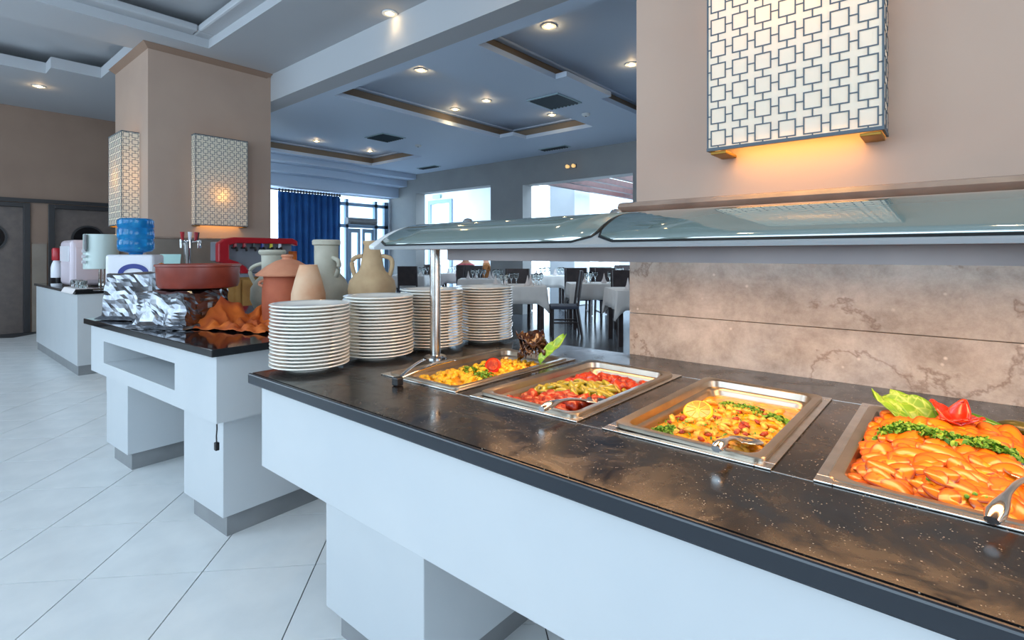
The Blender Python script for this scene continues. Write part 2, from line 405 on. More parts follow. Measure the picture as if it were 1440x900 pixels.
# kitchen wall with two doors
hs = [(.35, 1.36, -.01, 2.03), (1.70, 2.62, -.01, 2.03)]
wk = struct(MB().holes(YF, BEAMY+.25, 0, ZC, hs, XW-.2, XW, YZ).build('wall_kitchen', 'wall_brown'), 'brown wall with two grey kitchen doors')
struct(MB().holes(BEAMY+.25, YB, 0, ZD, [(5.1, 8.44, -.01, 2.70)], XW-.2, XW, YZ).build('wall_entrance', 'wall_white'))
for (y0, y1) in ((YF, .27), (1.44, 1.62), (2.70, BEAMY+.25)):
    MB().box(XW, XW+.02, y0, y1, 0, 1.42).build('dado', 'wainscot_dark', wk)
    MB().box(XW, XW+.03, y0, y1, 1.42, 1.445).build('dado_ledge', 'marble_trim', wk)
for k, (y0, y1) in enumerate(((.35, 1.36), (1.70, 2.62))):
    d = struct(MB().box(XW-.10, XW-.05, y0+.02, y1-.02, -.005, 2.01).build('door_%d' % (k+1), 'door_grey'), 'grey swing door with a round porthole window')
    fr = MB().box(XW-.12, XW+.03, y0-.06, y0+.02, 0, 2.08).box(XW-.12, XW+.03, y1-.02, y1+.06, 0, 2.08).box(XW-.12, XW+.03, y0+.02, y1-.02, 2.01, 2.08)
    fr.build('door_frame', 'door_frame', d, bevel=.005)
    cy = .93 if k == 0 else 2.17
    q = MB(); q.lathe([(.2, 0), (.2, .012)], 28)
    w = q.build('porthole', 'dark_glass', d); w.location = (XW-.05, cy, 1.52); w.rotation_euler = (0, PI/2, 0)
    q = MB(); q.lathe([(.2, 0), (.23, 0), (.23, .02), (.2, .02)], 28, cap=False)
    w = q.build('porthole_rim', 'door_frame', d); w.location = (XW-.05, cy, 1.52); w.rotation_euler = (0, PI/2, 0)
MB().box(XW, XW+.06, .0, 2.8, 2.09, 2.15).build('door_lintel', 'door_frame', wk)
# dining room back wall with tall openings
hs = [(-10.36, -7.81, -.01, 2.78), (-6.9, -4.38, -.01, 2.70), (-3.4, -.9, -.01, 2.70)]
struct(MB().holes(XW-.2, XR, 0, ZD+.2, hs, YB, YB+.3, XZ).build('wall_back', 'wall_grey'), 'grey dining room wall with tall openings to the veranda')
q = MB().prism([(YB, 0), (YB, ZD), (YB-.12, ZD), (YB-.12, 0)], XW, XW+.02, YZ)
# right and rear walls; their unseen windows are sized for the light they give
struct(MB().holes(YF, 9.0, 0, ZC+.3, [(-2.4, 1.6, .6, 3.5)], XR, XR+.2, YZ).build('wall_right', 'wall_beige'))
hs = [(-9.8, -6.8, 1.1, 3.5), (-6.1, -3.1, 1.1, 3.5), (-2.4, .6, 1.1, 3.5)]
struct(MB().holes(XW-.2, XR+.2, 0, ZC+.3, hs, YF-.2, YF, XZ).build('wall_rear', 'wall_beige'))
# veranda beyond the openings
struct(MB().box(-20, XR, 9.0-.2, 17, -.12, -.02).build('floor_veranda', 'dining_floor_shaded'), 'grey floor of the veranda')
wv = struct(MB().holes(-20, -9.3, 0, 3.6, [(-12.75, -11.75, 0, 2.9)], 11.0, 11.2, XZ).build('wall_veranda', 'wall_white'), 'white veranda wall with a glazed door')
MB().box(-12.80, -12.68, 10.96, 11.02, 0, 2.95).box(-11.82, -11.70, 10.96, 11.02, 0, 2.95).box(-12.68, -11.82, 10.96, 11.02, 2.83, 2.95).build('door_frame', 'blue_frame', wv)
MB().box(-12.55, -12.2, 10.93, 10.98, 3.0, 3.12).build('exit_sign', 'paper_green', wv)
struct(MB().box(-7.9, -7.15, 10.8, 11.5, 0, 3.6).build('wall_pier', 'wall_white'), 'white square pier on the veranda')
struct(MB().holes(-9.3, XR, 0, 3.4, [(-9.2, -8.62, .9, 2.2), (-8.5, -7.9, .9, 2.2), (-7.1, -6.0, .8, 2.05), (-5.9, -4.8, .8, 2.05), (-4.7, -3.6, .8, 2.05), (-3.5, 2, .8, 2.05)], 14.4, 14.5, XZ).build('wall_veranda_end', 'wall_white'), 'white veranda wall with a row of windows')
struct(MB().box(-20, -7.0, 9.4, 11.0, 3.45, 3.55).build('ceiling_shade_slab', 'wall_white'), 'unseen white roof slab added to shade the veranda wall')  # unseen slab added to keep sky light off the white wall
pg = thing('pergola', 'dark red wooden veranda roof of beams and rafters', 'pergola', (0, 0, 0))
for k in range(7):
    MB().box(-7.0+.55*k, -6.88+.55*k, 9.0, 14.35, 2.80, 2.92).build('rafter', 'red_wood', pg)
for y in (9.6, 12.9): MB().box(-7.1, -3, y, y+.14, 2.93, 3.1).build('beam', 'red_wood', pg)
for x in (-6.95, -3.4): MB().box(x, x+.14, 13.6, 13.74, -.02, 2.75).build('post', 'red_wood', pg)
# entrance glazing
en = struct(MB().box(XW-.14, XW-.04, 6.93, 7.03, 0, 2.62).box(XW-.14, XW-.04, 8.32, 8.44, 0, 2.62).box(XW-.14, XW-.04, 8.02, 8.10, 0, 2.62).box(XW-.14, XW-.04, 7.18, 7.25, 0, 2.62)
    .box(XW-.14, XW-.04, 6.93, 8.44, 2.46, 2.54).box(XW-.14, XW-.04, 6.93, 8.44, 1.92, 2.0).build('door_3', 'blue_frame'), 'glazed entrance doors in blue grey frames')
for (y0, y1) in ((7.27, 7.60), (7.66, 8.0)):
    lf = MB().holes(y0, y1, .02, 1.9, [(y0+.07, y1-.07, .15, 1.8)], XW-.10, XW-.05, YZ).build('door_leaf', 'blue_frame', en)
    MB().box(XW-.08, XW-.07, y0+.07, y1-.07, .15, 1.8).build('door_pane', 'pane', lf)
for (y0, y1) in ((7.03, 7.18), (7.25, 8.02), (8.1, 8.32)):
    MB().box(XW-.09, XW-.08, y0, y1, 2.0, 2.46).build('fanlight_pane', 'pane', en)
ac = thing('air_curtain', 'long grey air curtain unit over the entrance doors', 'air curtain', (XW+.0, 7.56, 2.08))
q = MB().tube([(0.05, -.42, 0), (0.05, .42, 0)], .085, 16); q.build('casing', 'plinth', ac, smooth=True)
MB().box(-.03, .02, -.4, .4, -.05, .05).build('mount', 'blue_frame', ac)
MB().box(.06, .14, -.36, .36, -.085, -.075).build('outlet', 'door_frame', ac)
# curtain
cu = thing('curtain', 'deep blue pleated floor length curtain beside the entrance', 'curtain', (0, 0, 0))
MB().grid(lambda a, b: (XW+.10+.035*math.sin(a*62)+.012*math.sin(a*23+b*3), 5.42+1.51*a, .02+2.62*b), 150, 6).build('drape', 'blue_curtain', cu, smooth=True, solid=.006)
q = MB().tube([(XW+.1, 5.2, 2.67), (XW+.1, 6.95, 2.67)], .016, 8); q.build('rod', 'door_frame', cu)
for k in range(22):
    q = MB().box(XW+.075, XW+.125, 5.44+.07*k, 5.465+.07*k, 2.63, 2.70); q.build('hook', 'door_frame', cu)

# ------------------------------------------------------------------ ceiling fittings
def downlight(x, y, z, label, power, grp='ceiling downlights', halo=1.1):
    t = thing('downlight', label, 'light', (x, y, z), 0, grp)
    MB().lathe([(.045, -.001), (.075, -.001), (.075, -.010), (.045, -.014)], 24, cap=False).build('ring', 'white_frame', t)
    MB().lathe([(.001, -.022), (.02, -.019), (.044, -.004), (.046, 0)], 20, cap=False).build('bulb', 'bulb', t, smooth=True)
    l = bpy.data.lights.new('downlight_glow', 'SPOT'); l.energy = power; l.color = (1, .70, .36); l.spot_size = math.radians(120); l.spot_blend = .8; l.shadow_soft_size = .05
    o = bpy.data.objects.new('downlight_glow', l); COL.objects.link(o); o.parent = t; o.location = (0, 0, -.03)
    l = bpy.data.lights.new('downlight_halo', 'POINT'); l.energy = halo; l.color = (1, .68, .34); l.shadow_soft_size = .02
    o = bpy.data.objects.new('downlight_halo', l); COL.objects.link(o); o.parent = t; o.location = (0, 0, -.05)
def oncone(u, v, z):
    d = (z-EYE)*737/(358-v); return at(u, d)
ZU = ZD+.22
for (u, v) in ((592, 98), (640, 153), (684, 141), (776, 161)):
    x, y = oncone(u, v, ZU); downlight(x, y, ZU, 'small warm downlight inside the long ceiling coffer of the dining room', 12, 'downlights in the long coffer')
for (u, v) in ((445, 198), (520, 212)):
    x, y = oncone(u, v, ZU); downlight(x, y, ZU, 'small warm downlight in the coffer near the blue curtain', 8, 'downlights near the curtain')
for (u, v) in ((772, 36), (888, 90)):
    x, y = oncone(u, v, ZU); downlight(x, y, ZU, 'small warm downlight in the coffer beside the pillar wall', 12, 'downlights beside the pillar wall')
x, y = oncone(548, 18, ZC); downlight(x, y, ZC, 'small warm downlight in front of the white ceiling beam', 2.5, halo=.3)
x, y = oncone(55, 121, ZC); downlight(x, y, ZC, 'small warm downlight over the kitchen doors', 10)
for (x, y) in ((-1.1, .2), (-2.6, 2.75), (.2, .9)): downlight(x, y, ZC if y > 2.4 or x > 1 else ZC+.28, 'small warm downlight above the buffet counter', 16, 'downlights above the buffet')
def vent(x, y, sx, sy, z, label):
    t = thing('air_vent', label, 'vent', (x, y, z))
    MB().holes(-sx/2, sx/2, -sy/2, sy/2, [(-sx/2+.025, sx/2-.025, -sy/2+.025, sy/2-.025)], -.012, 0, XY).build('frame', 'vent_frame', t)
    MB().box(-sx/2+.02, sx/2-.02, -sy/2+.02, sy/2-.02, -.003, 0).build('backing', 'vent_dark', t)
    n = max(2, int((sx-.06)/.055))
    for k in range(n):
        xx = -sx/2+.05+k*(sx-.1)/max(1, n-1)
        MB().box(-.002, .002, -sy/2+.025, sy/2-.025, -.016, .016, Matrix.Translation((xx, 0, -.012)) @ Matrix.Rotation(.7, 4, 'Y')).build('slat', 'vent_dark', t)
vent(-4.02, 5.6, .5, .55, ZD, 'large square air vent between the two dining room coffers')
vent(-7.47, 5.45, .52, .48, ZD, 'square air vent between the long coffer and the curtain')
vent(-5.78, 8.05, .62, .2, ZD, 'narrow slot air vent near the veranda opening')
vent(-9.25, 7.95, .62, .2, ZD, 'narrow slot air vent near the entrance corner')
for (u, v, lb) in ((824, 160, 'round smoke detector by the large square vent'), (588, 204, 'round smoke detector by the long coffer')):
    x, y = oncone(u, v, ZD); t = thing('smoke_detector', lb, 'detector', (x, y, ZD))
    MB().lathe([(.06, 0), (.06, -.015), (.045, -.032), (.001, -.035)], 20, cap=False).build('body', 'white_frame', t, smooth=True)
    MB().lathe([(.012, -.034), (.012, -.04), (.001, -.041)], 10, cap=False).build('sensor', 'vent_dark', t)
el = thing('emergency_light', 'small twin spot emergency light on the grey wall', 'light', (-5.66, YB, 2.95))
MB().box(-.1, .1, -.04, 0, -.04, .04).build('body', 'plinth', el, bevel=.006)
for x in (-.07, .07):
    q = MB().lathe([(.03, 0), (.036, .05), (.001, .055)], 14, cap=False); o = q.build('spot', 'dim_bulb', el); o.location = (x, -.04, 0); o.rotation_euler = (PI/2, 0, 0)

# ------------------------------------------------------------------ wall lamps
def lattice(mb, ncol, nrow, w, h, d0, d1, fn, x0, z0, links=True, rings=True):
    px, pz = w/ncol, h/nrow; t = .0036*px/.067; half = px*.36; hz = pz*.36
    for i in range(ncol):
        for j in range(nrow):
            cx, cz = x0+(i+.5)*px, z0+(j+.5)*pz
            if rings: mb.holes(cx-half, cx+half, cz-hz, cz+hz, [(cx-half+t, cx+half-t, cz-hz+t, cz+hz-t)], d0, d1, fn)
            if links:
                for s in (-1, 1):
                    a0, a1 = sorted((cx+s*half, cx+s*px/2)); mb.prism([(a0, cz-t/2), (a1, cz-t/2), (a1, cz+t/2), (a0, cz+t/2)], d0, d1, fn)
                    b0, b1 = sorted((cz+s*hz, cz+s*pz/2)); mb.prism([(cx-t/2, b0), (cx+t/2, b0), (cx+t/2, b1), (cx-t/2, b1)], d0, d1, fn)
def wall_lamp(label, loc, rz, w, h, dep, ncol, nrow, power, pieces, lz):
    # local: wall plane y=0, lamp towards -y, x across
    t = thing('wall_lamp', label, 'lamp', loc, rz)
    sh = MB().box(-w/2, w/2, -dep, -dep+.003, 0, h).box(-w/2, -w/2+.003, -dep+.003, 0, 0, h).box(w/2-.003, w/2, -dep+.003, 0, 0, h).build('shade', 'lamp_shade', t)
    f = .010
    fr = MB()
    for z in (-.004, h-f+.004):
        fr.box(-w/2-.003, w/2+.003, -dep-.004, -dep+.004, z, z+f)
        for s in (-1, 1): fr.box(s*w/2-.003, s*w/2+.003, -dep, -.002, z, z+f)
    for s in (-1, 1): fr.box(s*w/2-.0025, s*w/2+.0025, -dep-.002, -dep+.002, 0, h)
    fr.build('frame', 'lamp_lattice', t)
    px, pz = w/ncol, h/nrow
    fY = lambda a, b, hh: (a, -dep-hh, b)
    if pieces:
        q = MB(); lattice(q, 1, 1, px, pz, .0003, .0022, fY, -px/2, -pz/2, links=False); me = q.mesh('lattice_square'); me.materials.append(M['lamp_lattice'])
        for i in range(ncol):
            for j in range(nrow):
                o = obj('lattice_square', me, None, t); o.location = (-w/2+(i+.5)*px, 0, (j+.5)*pz)
        q = MB(); lattice(q, ncol, nrow, w, h, .0003, .0020, fY, -w/2, 0, rings=False); q.build('lattice_links', 'lamp_lattice', t)['kind'] = 'stuff'
    else:
        q = MB(); lattice(q, ncol, nrow, w, h, .0005, .003, fY, -w/2, 0); q.build('lattice', 'lamp_lattice', t)
    nd = max(1, round(dep/px))
    for s in (-1, 1):
        q = MB(); lattice(q, nd, nrow, dep, h, .0005, .0022, (lambda a, b, hh, s=s: (s*(w/2+hh), a, b)), -dep, 0); q.build('side_lattice', 'lamp_lattice', t)
    for s in (-1, 1):
        MB().box(s*(w/2-.03)-.025, s*(w/2-.03)+.025, -dep+.01, -.001, -.014, -.004).build('bracket', 'brass', t, bevel=.002)
    q = MB().lathe([(.001, -.05), (.02, -.045), (.028, -.01), (.018, .03), (.012, .05), (.001, .05)], 14, (0, -dep*.5, lz), cap=False); q.build('bulb', 'bulb', t, smooth=True)
    l = bpy.data.lights.new('wall_lamp_downglow', 'AREA'); l.shape = 'RECTANGLE'; l.size = w*.8; l.size_y = dep*.5; l.energy = power*.16; l.color = (1, .52, .14)
    o = bpy.data.objects.new('wall_lamp_downglow', l); COL.objects.link(o); o.parent = t; o.location = (0, -dep*.5, .03)
    l = bpy.data.lights.new('wall_lamp_glow', 'POINT'); l.energy = power; l.color = (1, .62, .22); l.shadow_soft_size = .06
    o = bpy.data.objects.new('wall_lamp_glow', l); COL.objects.link(o); o.parent = t; o.location = (0, -dep*.5-.001, lz)
wall_lamp('large lattice patterned wall lamp on the buffet wall above the stone ledge', (-.387, 1.8495, 1.592), 0, .472, .94, .12, 7, 13, 8.0, True, .50)
wall_lamp('lattice wall lamp on the column face above the red juice machine', (-6.8695, 2.56, 1.597), PI/2, .59, 1.06, .12, 8, 14, 5, False, .36)
wall_lamp('lattice wall lamp on the column face over the white bar counter', (-7.455, 1.8295, 1.59), 0, .55, 1.06, .17, 8, 14, 7, False, .55)

# ================================================================== BUFFET COUNTER
CH = .87                     # counter height
X0, X1 = -1.738, 2.2
PANS = [(-1.388, -1.048), (-.993, -.653), (-.588, -.248), (-.183, .157), (.222, .562)]
PY0, PY1 = .995, 1.59
bc = thing('buffet_counter', 'long white buffet counter with black stone top holding food pans', 'counter', ((X0+X1)/2, 1.25, 0))
OX, OY = -(X0+X1)/2, -1.25
def put(mb, name, m, parent, **k):
    mb.v = [(x+OX, y+OY, z) for x, y, z in mb.v]
    return mb.build(name, m, parent, **k)
hs = [(a+.012, b-.012, PY0+.012, PY1-.012) for a, b in PANS]
put(MB().holes(X0+.012, X1, .747, 1.822, hs, CH-.032, CH, XY), 'countertop', 'granite', bc)
put(MB().box(X0, X1, .735, .747, CH-.034, CH-.001).box(X0, X0+.012, .747, 1.822, CH-.034, CH-.001), 'countertop_edge', 'granite_edge', bc, bevel=.004)
put(MB().box(X0+.033, X1, .765, .80, .57, CH-.034).box(X0+.033, X0+.07, .80, 1.80, .57, CH-.034).box(X0+.07, X1, 1.77, 1.80, .57, CH-.034).box(X0+.07, X1, .80, 1.77, .57, .60), 'apron', 'white_panel', bc, bevel=.002)
for (a, b) in ((-1.575, -1.085), (.5, .99)):
    l = put(MB().box(a, b, .915, 1.66, .10, .571), 'leg', 'white_panel', bc, bevel=.003)
    q = MB().box(a+.035, b-.035, .95, 1.625, 0, .10); q.v = [(x+OX, y+OY, z) for x, y, z in q.v]; q.build('plinth', 'plinth', l)
for (p, q_) in zip(PANS[:-1], PANS[1:]):
    for y in (PY0, PY1-.004):
        put(MB().box(p[1], q_[0], y, y+.0025, CH, CH+.0006), 'joint_strip', 'steel', bc)

# sneeze guard canopy
SY, SX0, SX1 = 1.29, -1.512, 2.2
sg = thing('sneeze_guard', 'curved glass sneeze guard on steel posts with heat lamp housing', 'sneeze guard', (0, SY, CH))
def arc(t, hw=.25, z0=1.274, rise=.078):      # t in -1..1 across the canopy
    return (SY+hw*t, z0+rise*(1-abs(t)**2.3))
def sgput(mb, name, m, parent=sg, **k):
    mb.v = [(x, y-SY, z-CH) for x, y, z in mb.v]; return mb.build(name, m, parent, **k)
def canopy_panel(xa, xb, hw=.243, off=.002, th=.006):
    q = MB(); n = 28; ns = 10
    T = [-1+2*i/n for i in range(n+1)]
    def ins(t):      # rounded panel corners
        k = max(0, abs(t)-.86)/.14; return .05*(1-math.sqrt(max(0, 1-k*k)))
    loops = []
    q.grid(lambda a, b: ((xa+ins(-1+2*b))+(xb-xa-2*ins(-1+2*b))*a, arc(-1+2*b, hw)[0], arc(-1+2*b, hw)[1]+off+th), 6, n)
    return q
for (xa, xb) in ((SX0+.035, -.653), (-.637, .80), (.816, 2.18)):
    g = sgput(canopy_panel(xa, xb), 'glass_panel', 'canopy_glass', smooth=True, solid=.006)
    # dark gasket round the panel
    n = 28; e = []
    def ins(t):
        k = max(0, abs(t)-.86)/.14; return .05*(1-math.sqrt(max(0, 1-k*k)))
    for i in range(n+1):
        t = -1+2*i/n; y, z = arc(t, .245); e.append((xa+ins(t)-.003, y, z+.005))
    for i in range(n, -1, -1):
        t = -1+2*i/n; y, z = arc(t, .245); e.append((xb-ins(t)+.003, y, z+.005))
    e.append(e[0])
    gk = MB().tube([Vector(p)-Vector((0, SY, CH)) for p in e], .0042, 6); gk.build('gasket', 'gasket', g)
# tray below the glass, with a pale rim and end cap
def tray_section(hw, dz):
    T = [-1+2*i/20 for i in range(21)]
    top = [(arc(t, hw)[0], arc(t, hw)[1]+dz) for t in T]
    return top+[(SY+hw-.004, 1.2665), (SY+.14, 1.268), (SY-.14, 1.268), (SY-hw+.004, 1.2665)]
sgput(MB().prism(tray_section(.254, 0), SX0+.012, SX1, YZ), 'canopy_tray', 'aluminium', smooth=True)
ec = tray_section(.257, .006)
sgput(MB().prism(ec, SX0, SX0+.03, YZ), 'end_cap', 'white_frame', bevel=.005)
hh = sgput(MB().box(-1.27, SX1, 1.17, 1.176, 1.2315, 1.268).box(-1.27, SX1, 1.404, 1.41, 1.2315, 1.268).box(-1.27, -1.264, 1.176, 1.404, 1.2315, 1.268).box(-1.264, SX1, 1.176, 1.404, 1.256, 1.268), 'heat_lamp_housing', 'housing_steel')
for k in range(4):
    a = -1.2+.86*k
    q = MB().box(a, a+.76, 1.22, 1.36, 1.250, 1.256); q.v = [(x, y-SY, z-CH) for x, y, z in q.v]; q.build('heating_element', 'heat_element', hh)
def ha(x):
    l = bpy.data.lights.new('heat_lamp_glow', 'AREA'); l.shape = 'RECTANGLE'; l.size = .76; l.size_y = .14; l.energy = 3.8; l.color = (1, .68, .36)
    o = bpy.data.objects.new('heat_lamp_glow', l); COL.objects.link(o); o.location = (x, SY-.0, 1.248)
for k in range(4): ha(-.82+.86*k)
for x in (-1.465, .72):
    p = sgput(MB().lathe([(.0195, CH+.008), (.0195, 1.27)], 24, (x, SY, 0)), 'post', 'steel', smooth=True)
    q = MB().lathe([(.042, 0), (.042, .004), (.034, .010), (.021, .013)], 24, (x, 0, 0)); q.build('post_foot', 'polished_steel', p, smooth=True)
for x in (-1.30, -.72):
    y, z = arc(.02); sgput(MB().lathe([(.016, 0), (.018, .006), (.012, .014), (.001, .017)], 16, (x, y, z+.008), cap=False), 'glass_clamp', 'polished_steel', smooth=True)

# ------------------------------------------------------------------ plates
pp = [(.0, .0), (.070, 0), (.072, .0035), (.082, .0055), (.104, .0115), (.121, .0158), (.1258, .0172), (.1276, .0193), (.1266, .0216), (.1235, .0224), (.108, .0185), (.085, .0122), (.07, .0102), (.0, .0100)]
pm = MB().lathe([(max(r, .0005), z) for r, z in pp], 48, cap=True).mesh('plate', True); pm.materials.append(M['porcelain']); autosmooth(pm, 50)
STK = [(-1.655, .905, 18, 'white plate in the stack at the counter corner'), (-1.64, 1.167, 19, 'white plate in the second stack from the counter corner'),
       (-1.645, 1.430, 20, 'white plate in the stack behind the sneeze guard post'), (-1.60, 1.692, 20, 'white plate in the stack at the back edge of the counter')]
DZ = .0115
for sx, sy, n, lb in STK:
    for k in range(n):
        o = tag(obj('plate', pm), lb, 'plate', 'stacked white plates on the buffet')
        o.location = (sx+random.uniform(-.0022, .0022), sy+random.uniform(-.0022, .0022), CH+.0002+k*DZ); o.rotation_euler = (0, 0, random.uniform(0, 6))

# ------------------------------------------------------------------ pans
def pan(i, label, rim=.010, tilt=0, depth=.065, lip=True):
    a, b = PANS[i]; w, l = b-a, PY1-PY0
    t = thing('food_pan', label, 'pan', ((a+b)/2, (PY0+PY1)/2, CH))
    hw, hl = w/2, l/2
    MB().holes(-hw, hw, -hl, hl, [(-hw+.028, hw-.028, -hl+.028, hl-.028)], .0003, .004, XY).build('well_frame', 'steel', t, bevel=.0012)
    q = MB(); r = .03
    L_ = []
    def R(ins, rr, z): L_.append(rrect(-hw+ins, hw-ins, -hl+ins, hl-ins, rr, z, 6))
    R(.017, .022, rim-.007); R(.0165, .022, rim-.001); R(.018, .022, rim+.001); R(.032, .026, rim+.0005); R(.036, .032, rim-.002); R(.039, .032, rim-.018); R(.043, .032, rim-.021); R(.046, .032, rim-.028); R(.056, .034, -depth+.012); R(.066, .03, -depth)
    q.loops(L_)
    p = q.build('pan', 'pan_steel', t, smooth=True); p.rotation_euler = (0, tilt, 0)
    return t
pan(0, 'steel buffet pan of yellow potatoes with a lettuce garnish', .007)
pan(1, 'steel buffet pan of red tomato stew with green okra', .012, .012)
pan(2, 'steel buffet pan of yellow stew with a lemon slice', .012, .012)
pan(3, 'steel buffet pan heaped with carrot slices', .005)
pan(4, 'empty steel buffet pan beside the carrots', .005)
def food_bed(i, z, mound, m, name, label, seed):
    a, b = PANS[i]; hw, hl = (b-a)/2-.046, (PY1-PY0)/2-.046; cx, cy = (a+b)/2, (PY0+PY1)/2
    def f(u, v):
        x, y = -1+2*u, -1+2*v
        X, Y = x*hw, y*hl
        h = z+mound*(1-x**4)*(1-y**4)+.004*noise.noise(Vector((X*30, Y*30, seed)))*(1 if max(abs(x), abs(y)) < .97 else 0)
        # rounded corners
        rr = .03; ex = max(0, abs(X)-(hw-rr)); ey = max(0, abs(Y)-(hl-rr)); dd = math.hypot(ex, ey)
        if dd > rr: X = math.copysign(hw-rr+ex*rr/dd, X); Y = math.copysign(hl-rr+ey*rr/dd, Y)
        return (cx+X, cy+Y, CH+h)
    o = MB().grid(f, 40, 70).build(name, m, smooth=True); 
    tag(o, label, 'food')
    return lambda x, y: f(min(1, max(0, ((x-cx)/hw+1)/2)), min(1, max(0, ((y-cy)/hl+1)/2)))[2]
def chunk(seed, sx, sy, sz, sub=2, amp=.25):
    bm = bmesh.new(); bmesh.ops.create_icosphere(bm, subdivisions=sub, radius=1)
    for v in bm.verts:
        n = 1+amp*noise.noise(v.co*1.3+Vector((seed*7.1, seed*3.3, 0))); v.co = Vector((v.co.x*sx*n, v.co.y*sy*n, v.co.z*sz*n))
    me = bpy.data.meshes.new('chunk'); bm.to_mesh(me); bm.free(); me.shade_smooth(); return me
def scatter(name, meshes, n, i, zf, label, cat, group, dz=0, tilt=.6, region=None, scale=(.85, 1.15)):
    a, b = PANS[i]
    for k in range(n):
        for _ in range(30):
            x = random.uniform(a+.058, b-.058); y = random.uniform(PY0+.06, PY1-.06)
            if region is None or region(x, y): break
        o = tag(obj(name, random.choice(meshes)), label, cat, group)
        s = random.uniform(*scale); o.scale = (s, s, s)
        o.location = (x, y, zf(x, y)+dz+random.uniform(-.002, .004)); o.rotation_euler = (random.uniform(-tilt, tilt), random.uniform(-tilt, tilt), random.uniform(0, 6.28))
def withmat(me, m):
    me.materials.append(M[m]); return me
def herbs(name, label, pts, n, zf, r, m=('parsley', 'parsley_pale'), size=.005, h=.006):
    me = MB()
    for k in range(n):
        p = random.choice(pts); a = random.uniform(0, 6.28); q = r*math.sqrt(random.random())
        x, y = p[0]+q*math.cos(a), p[1]+q*math.sin(a); z = zf(x, y)+.003+h*random.random()*(1-q/r*.7)
        s = size*random.uniform(.6, 1.3)
        R = Euler((random.uniform(-1, 1), random.uniform(-1, 1), random.uniform(0, 6.28))).to_matrix()
        pl = [(-1, 0, 0), (-.3, -.55, .15), (.5, -.45, .05), (1, 0, .2), (.4, .5, 0), (-.4, .5, .2)]
        me.add([Vector((x, y, z))+R @ (Vector(c)*s) for c in pl], [(0, 1, 2, 3, 4, 5)])
    o = me.build(name, m[0]); o.data.materials.append(M[m[1]])
    for k, p in enumerate(o.data.polygons): p.material_index = 1 if (k*7) % 10 < 4 else 0
    o['kind'] = 'stuff'; o['label'] = label; o['category'] = 'herbs'; return o
# pan 1: potatoes
z1 = food_bed(0, -.036, .022, 'potato_sauce', 'potato_sauce', 'orange yellow sauce under the potato pieces', 1)
scatter('potato_piece', [withmat(chunk(k, .0125, .010, .009, 1, .4), 'potato') for k in range(5)], 230, 0, z1, 'yellow potato piece in the pan with the lettuce garnish', 'potato', 'potato pieces', .003, 1, lambda x, y: y > PY0+.07)
herbs('parsley', 'chopped green herbs over the yellow potatoes', [(-1.25, 1.25), (-1.235, 1.29), (-1.24, 1.33), (-1.17, 1.215), (-1.16, 1.235)], 420, z1, .034, size=.006, h=.016)
tm = thing('tomato_half', 'halved red tomato garnish on the yellow potatoes', 'tomato', (-1.20, 1.315, z1(-1.2, 1.315)+.018)); tm.rotation_euler = (.95, 0, .6)
MB().lathe([(.001, -.026), (.016, -.023), (.026, -.012), (.029, 0), (.027, .005), (.001, .006)], 22, cap=False).build('skin', 'tomato_flesh', tm, smooth=True)
MB().lathe([(.020, .006), (.019, .008), (.001, .0085)], 18, cap=False).build('core', 'tomato', tm, smooth=True)
lt = thing('lettuce_garnish', 'dark red curly lettuce with green stem at pan corner', 'lettuce', (-1.15, 1.49, z1(-1.15, 1.49)+.006)); lt.scale = (1.3, 1.3, 1.45)
for k in range(7):
    sd = k*3.7; aa = -1.4+k*.42
    def lf(u, v, sd=sd, aa=aa, k=k):
        w = .036*math.sin(PI*min(.97, max(.06, v)))**.7*(2*u-1); l = .085*v
        z = .034*math.sin(v*2.6)+.016*noise.noise(Vector((u*5, v*6, sd)))+.006*math.sin(u*19+sd)*v+.012*abs(2*u-1)
        x, y = w+.006*noise.noise(Vector((u*6, v*6, sd+9))), -.035+l
        c_, s_ = math.cos(aa), math.sin(aa); return (x*c_-y*s_-.012, x*s_+y*c_-.01, z+.012+.0035*k)
    MB().grid(lf, 14, 14).build('leaf', 'purple_leaf', lt, smooth=True, solid=.0012)
for (p, q_) in (((.02, .0, .012), (.055, .060, .066)), ((.03, -.02, .008), (.052, .01, .052))):
    def lf(u, v, p=Vector(p), q_=Vector(q_)):
        c_ = p.lerp(q_, v); w = (.016*math.sin(PI*(.12+.8*v)))*(2*u-1); return (c_.x+w*.75, c_.y+w*.65, c_.z+.010*abs(2*u-1)+.003*math.sin(v*9))
    MB().grid(lf, 8, 12).build('green_leaf', 'green_leaf', lt, smooth=True, solid=.0012)
# pan 2: tomato stew
z2 = food_bed(1, -.040, .020, 'red_sauce', 'tomato_sauce', 'red tomato sauce in the stew pan', 2)
ca = (PANS[1][0]+PANS[1][1])/2
band = lambda x, y: abs((y-1.29)+(x-ca)*-.35) < .075
scatter('tomato_piece', [withmat(chunk(k+20, .023, .019, .014, 2, .5), 'tomato') for k in range(5)], 95, 1, z2, 'chunk of stewed red tomato in the stew pan', 'tomato', 'stewed tomato chunks', .004, .8, lambda x, y: not band(x, y))
okm = []
for k in range(4):
    q = MB().tube([(-.026, 0, 0), (-.018, .002, .002), (0, .003*k, .003), (.018, .001, .001), (.028, -.003, -.001)], [.002, .0075, .0088, .006, .0015], 8); okm.append(withmat(q.mesh('okra', True), 'okra'))
scatter('okra_pod', okm, 70, 1, z2, 'small olive green okra pod in the red tomato stew', 'okra', 'okra pods', .010, .5, band, (.8, 1.25))
